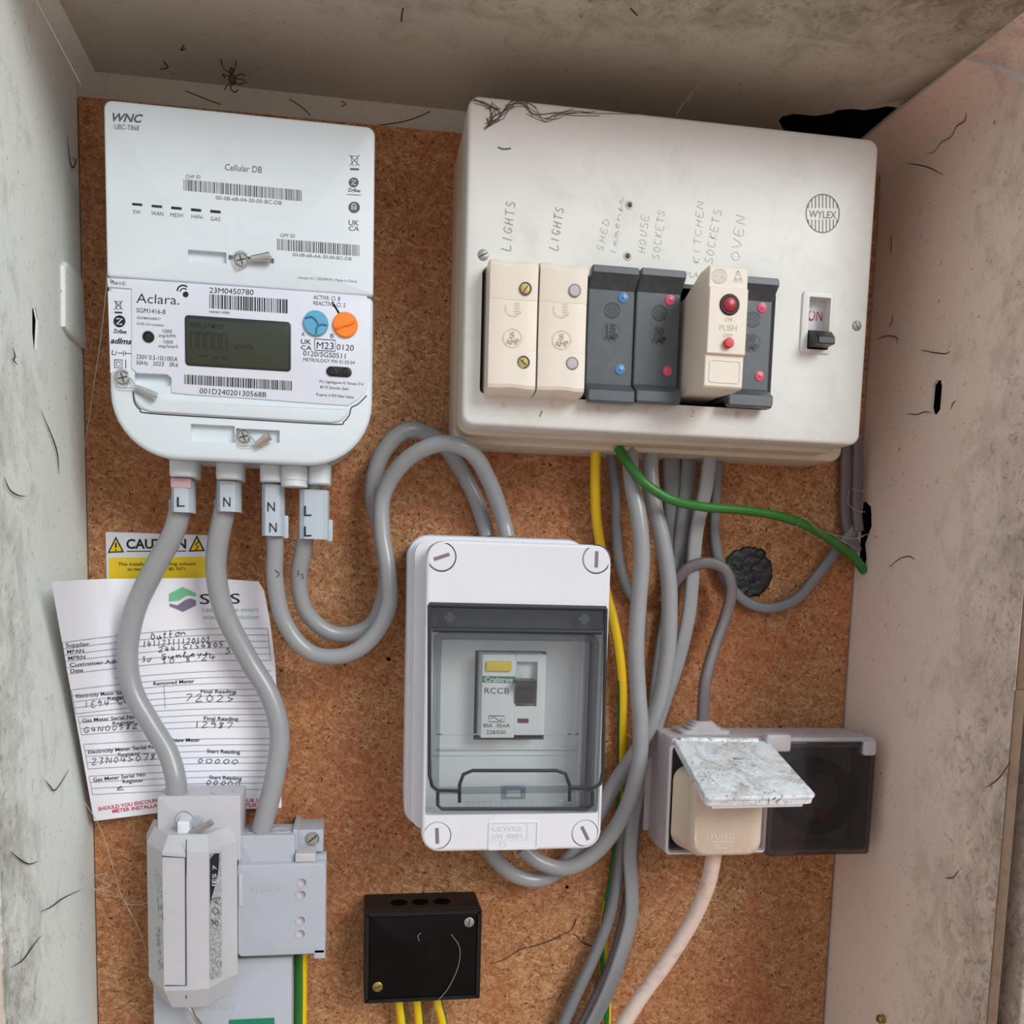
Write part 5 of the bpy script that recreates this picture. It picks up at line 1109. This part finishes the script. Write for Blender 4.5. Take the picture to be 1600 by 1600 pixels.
m = MB(); m.tube([Q3(*p) for p in ((1117, 1318, 78), (1114, 1345, 76), (1103, 1390, 70), (1078, 1445, 62), (1040, 1505, 56), (1000, 1560, 52), (950, 1640, 48))], 5.6, 16); m.build('flex', 'flexpink', pg, label='dirty pinkish white flex', angle=60)

# ================================================================== SMALL THINGS
m = MB(); sb = Vector(Q3(363, 124, 22))
m.ball((sb.x, sb.y, sb.z), 2.6, 3.4, 2.6); m.ball((sb.x - .5, sb.y + 5, sb.z), 1.7, 2.2, 1.7)
for leg in (((361, 116), (350, 107), (345, 92), (346, 68)), ((364, 114), (368, 104), (367, 91), (353, 82)), ((360, 120), (348, 116), (352, 122)), ((368, 119), (376, 116), (383, 118)), ((368, 123), (378, 124), (386, 130)), ((366, 128), (374, 132), (380, 129)), ((362, 129), (354, 134), (352, 140)), ((364, 131), (360, 138), (367, 144), (372, 140))):
    m.tube([Q3(p[0], p[1], 22 + (3 if i % 2 else 0)) for i, p in enumerate(leg)], .42, 6, seg=5)
tag(m.build('spider', 'spider', loc=tuple(sb)), 'dead brown spider hanging at the back of the ceiling above the white hub', 'spider')
def web(name, strands, label, mat='web', r=.16, jit=0.0, seed=0):
    rnd = random.Random(seed); m = MB()
    for st in strands:
        pts = [Vector(Q3(*p)) + Vector((rnd.uniform(-jit, jit), rnd.uniform(-jit, jit), 0)) for p in st]
        m.tube(pts, r, 4, seg=3)
    o = m.build(name, mat, loc=Q3(*strands[0][0]), kind='stuff'); o['label'] = label; o['category'] = 'cobweb'; return o
web('cobweb', [((168, 425, 80), (161, 500, 70), (150, 580, 55), (135, 680, 20), (124, 758, 8))], 'single long silk thread slanting down left of the white meter', r=.22)
web('cobweb', [((146, 30, 60), (150, 80, 40), (160, 112, 10), (164, 148, 10)), ((150, 85, 40), (168, 115, 10), (166, 140, 10))], 'thin silk strand in the top left corner above the white hub', r=.22)
rnd = random.Random(5); S_ = []
def csilk(a, b, t): return a + (b - a) * t
for k in range(26):
    o1, o2 = rnd.uniform(-9, 9), rnd.uniform(-7, 7)
    S_.append(((1400 + o1 * .6, 38 + o1, 60), (1440 + o1 * .5, 58 + o1 * .6, 90), (1500, 84 + o1 * .35 + o2 * .3, 120), (1550, 102 + o2 * .5, 140), (1606, 128 + o2, 160)))
S_.append(((1393, 44, 60), (1400, 70, 58), (1410, 92, 56), (1418, 110, 56)))
web('cobweb', S_, 'thick band of grey silk crossing the top right corner', mat='silk', r=.3)
web('cobweb', [((1130, 45, 60), (1118, 85, 55), (1102, 118, 60), (1080, 145, 70), (1057, 178, 84)), ((1102, 118, 60), (1115, 120, 60), (1130, 130, 62)), ((1100, 120, 60), (1090, 132, 66), (1075, 158, 75)), ((1104, 112, 60), (1098, 122, 60), (1110, 122, 60)), ((1085, 110, 60), (1100, 116, 60), (1106, 124, 60))], 'wispy silk strand from the ceiling to the top edge of the cream consumer unit', r=.22)
rnd = random.Random(9); S_ = []; base = [(742, 155), (765, 165), (775, 172), (768, 190), (764, 196), (780, 182), (795, 165), (815, 160), (830, 175), (850, 185), (870, 180), (895, 176), (930, 177), (995, 178)]
for k in range(26):
    i = rnd.randrange(0, len(base) - 4); n = rnd.randint(3, 5); S_.append(tuple((x + rnd.uniform(-9, 9), y + rnd.uniform(-7, 7), HL + .5) for x, y in base[i:i + n]))
S_.append(tuple((x, y, HL + .5) for x, y in base))
web('cobweb', S_, 'tangled dirty web stuck to the top left of the consumer unit lid', 'webdark', r=.16)
web('cobweb', [((1225, 820, 26), (1245, 823, 30), (1252, 808, 30), (1268, 818, 30), (1290, 832, 28), (1315, 838, 26), (1335, 842, 24), (1350, 838, 22)), ((1328, 765, 20), (1325, 785, 20), (1338, 798, 18), (1352, 800, 16)), ((1330, 764, 20), (1360, 768, 40), (1395, 758, 60)), ((1335, 842, 24), (1355, 835, 22), (1372, 840, 30)), ((1262, 812, 30), (1280, 830, 28), (1310, 846, 25)), ((1300, 835, 26), (1325, 850, 24), (1345, 860, 20))], 'white silk wisps clinging to the green wire near the right-hand hole', r=.24)
web('cobweb', [((128, 1372, 40), (150, 1368, 38), (168, 1364, 34)), ((130, 1386, 40), (155, 1390, 38), (174, 1384, 34)), ((168, 1364, 34), (160, 1376, 36), (174, 1384, 34)), ((125, 1362, 42), (140, 1378, 40), (150, 1392, 38)), ((130, 1250, 40), (155, 1290, 38), (172, 1340, 36), (190, 1400, 34), (212, 1440, 33), (230, 1490, 34)), ((190, 1412, 34), (215, 1414, 34), (238, 1408, 40)), ((196, 1405, 34), (200, 1420, 34), (205, 1430, 34))], 'silk patch and thread between the left wall and the service fuse unit', r=.22)
web('cobweb', [((674, 1600, 40), (680, 1570, 42), (700, 1545, 42), (716, 1510, 41), (718, 1480, 41), (705, 1460, 41)), ((655, 1470, 41), (653, 1462, 41), (658, 1458, 41))], 'fine curling hair of silk over the black junction box', r=.18)
m = MB(); q = rh(1381, 1592); m.lathe(q[0], q[1], [(3.2, 0), (3.2, 4), (2.2, 5), (.1, 5.2)], 16)
m.v = [(XR + 5 * v[0] / HF - v[2], v[1], v[0]) for v in m.v]
tag(m.build('wall_screw', 'brass', loc=m.v[0]), 'small brass screw head in the right wall at the bottom edge', 'screw')
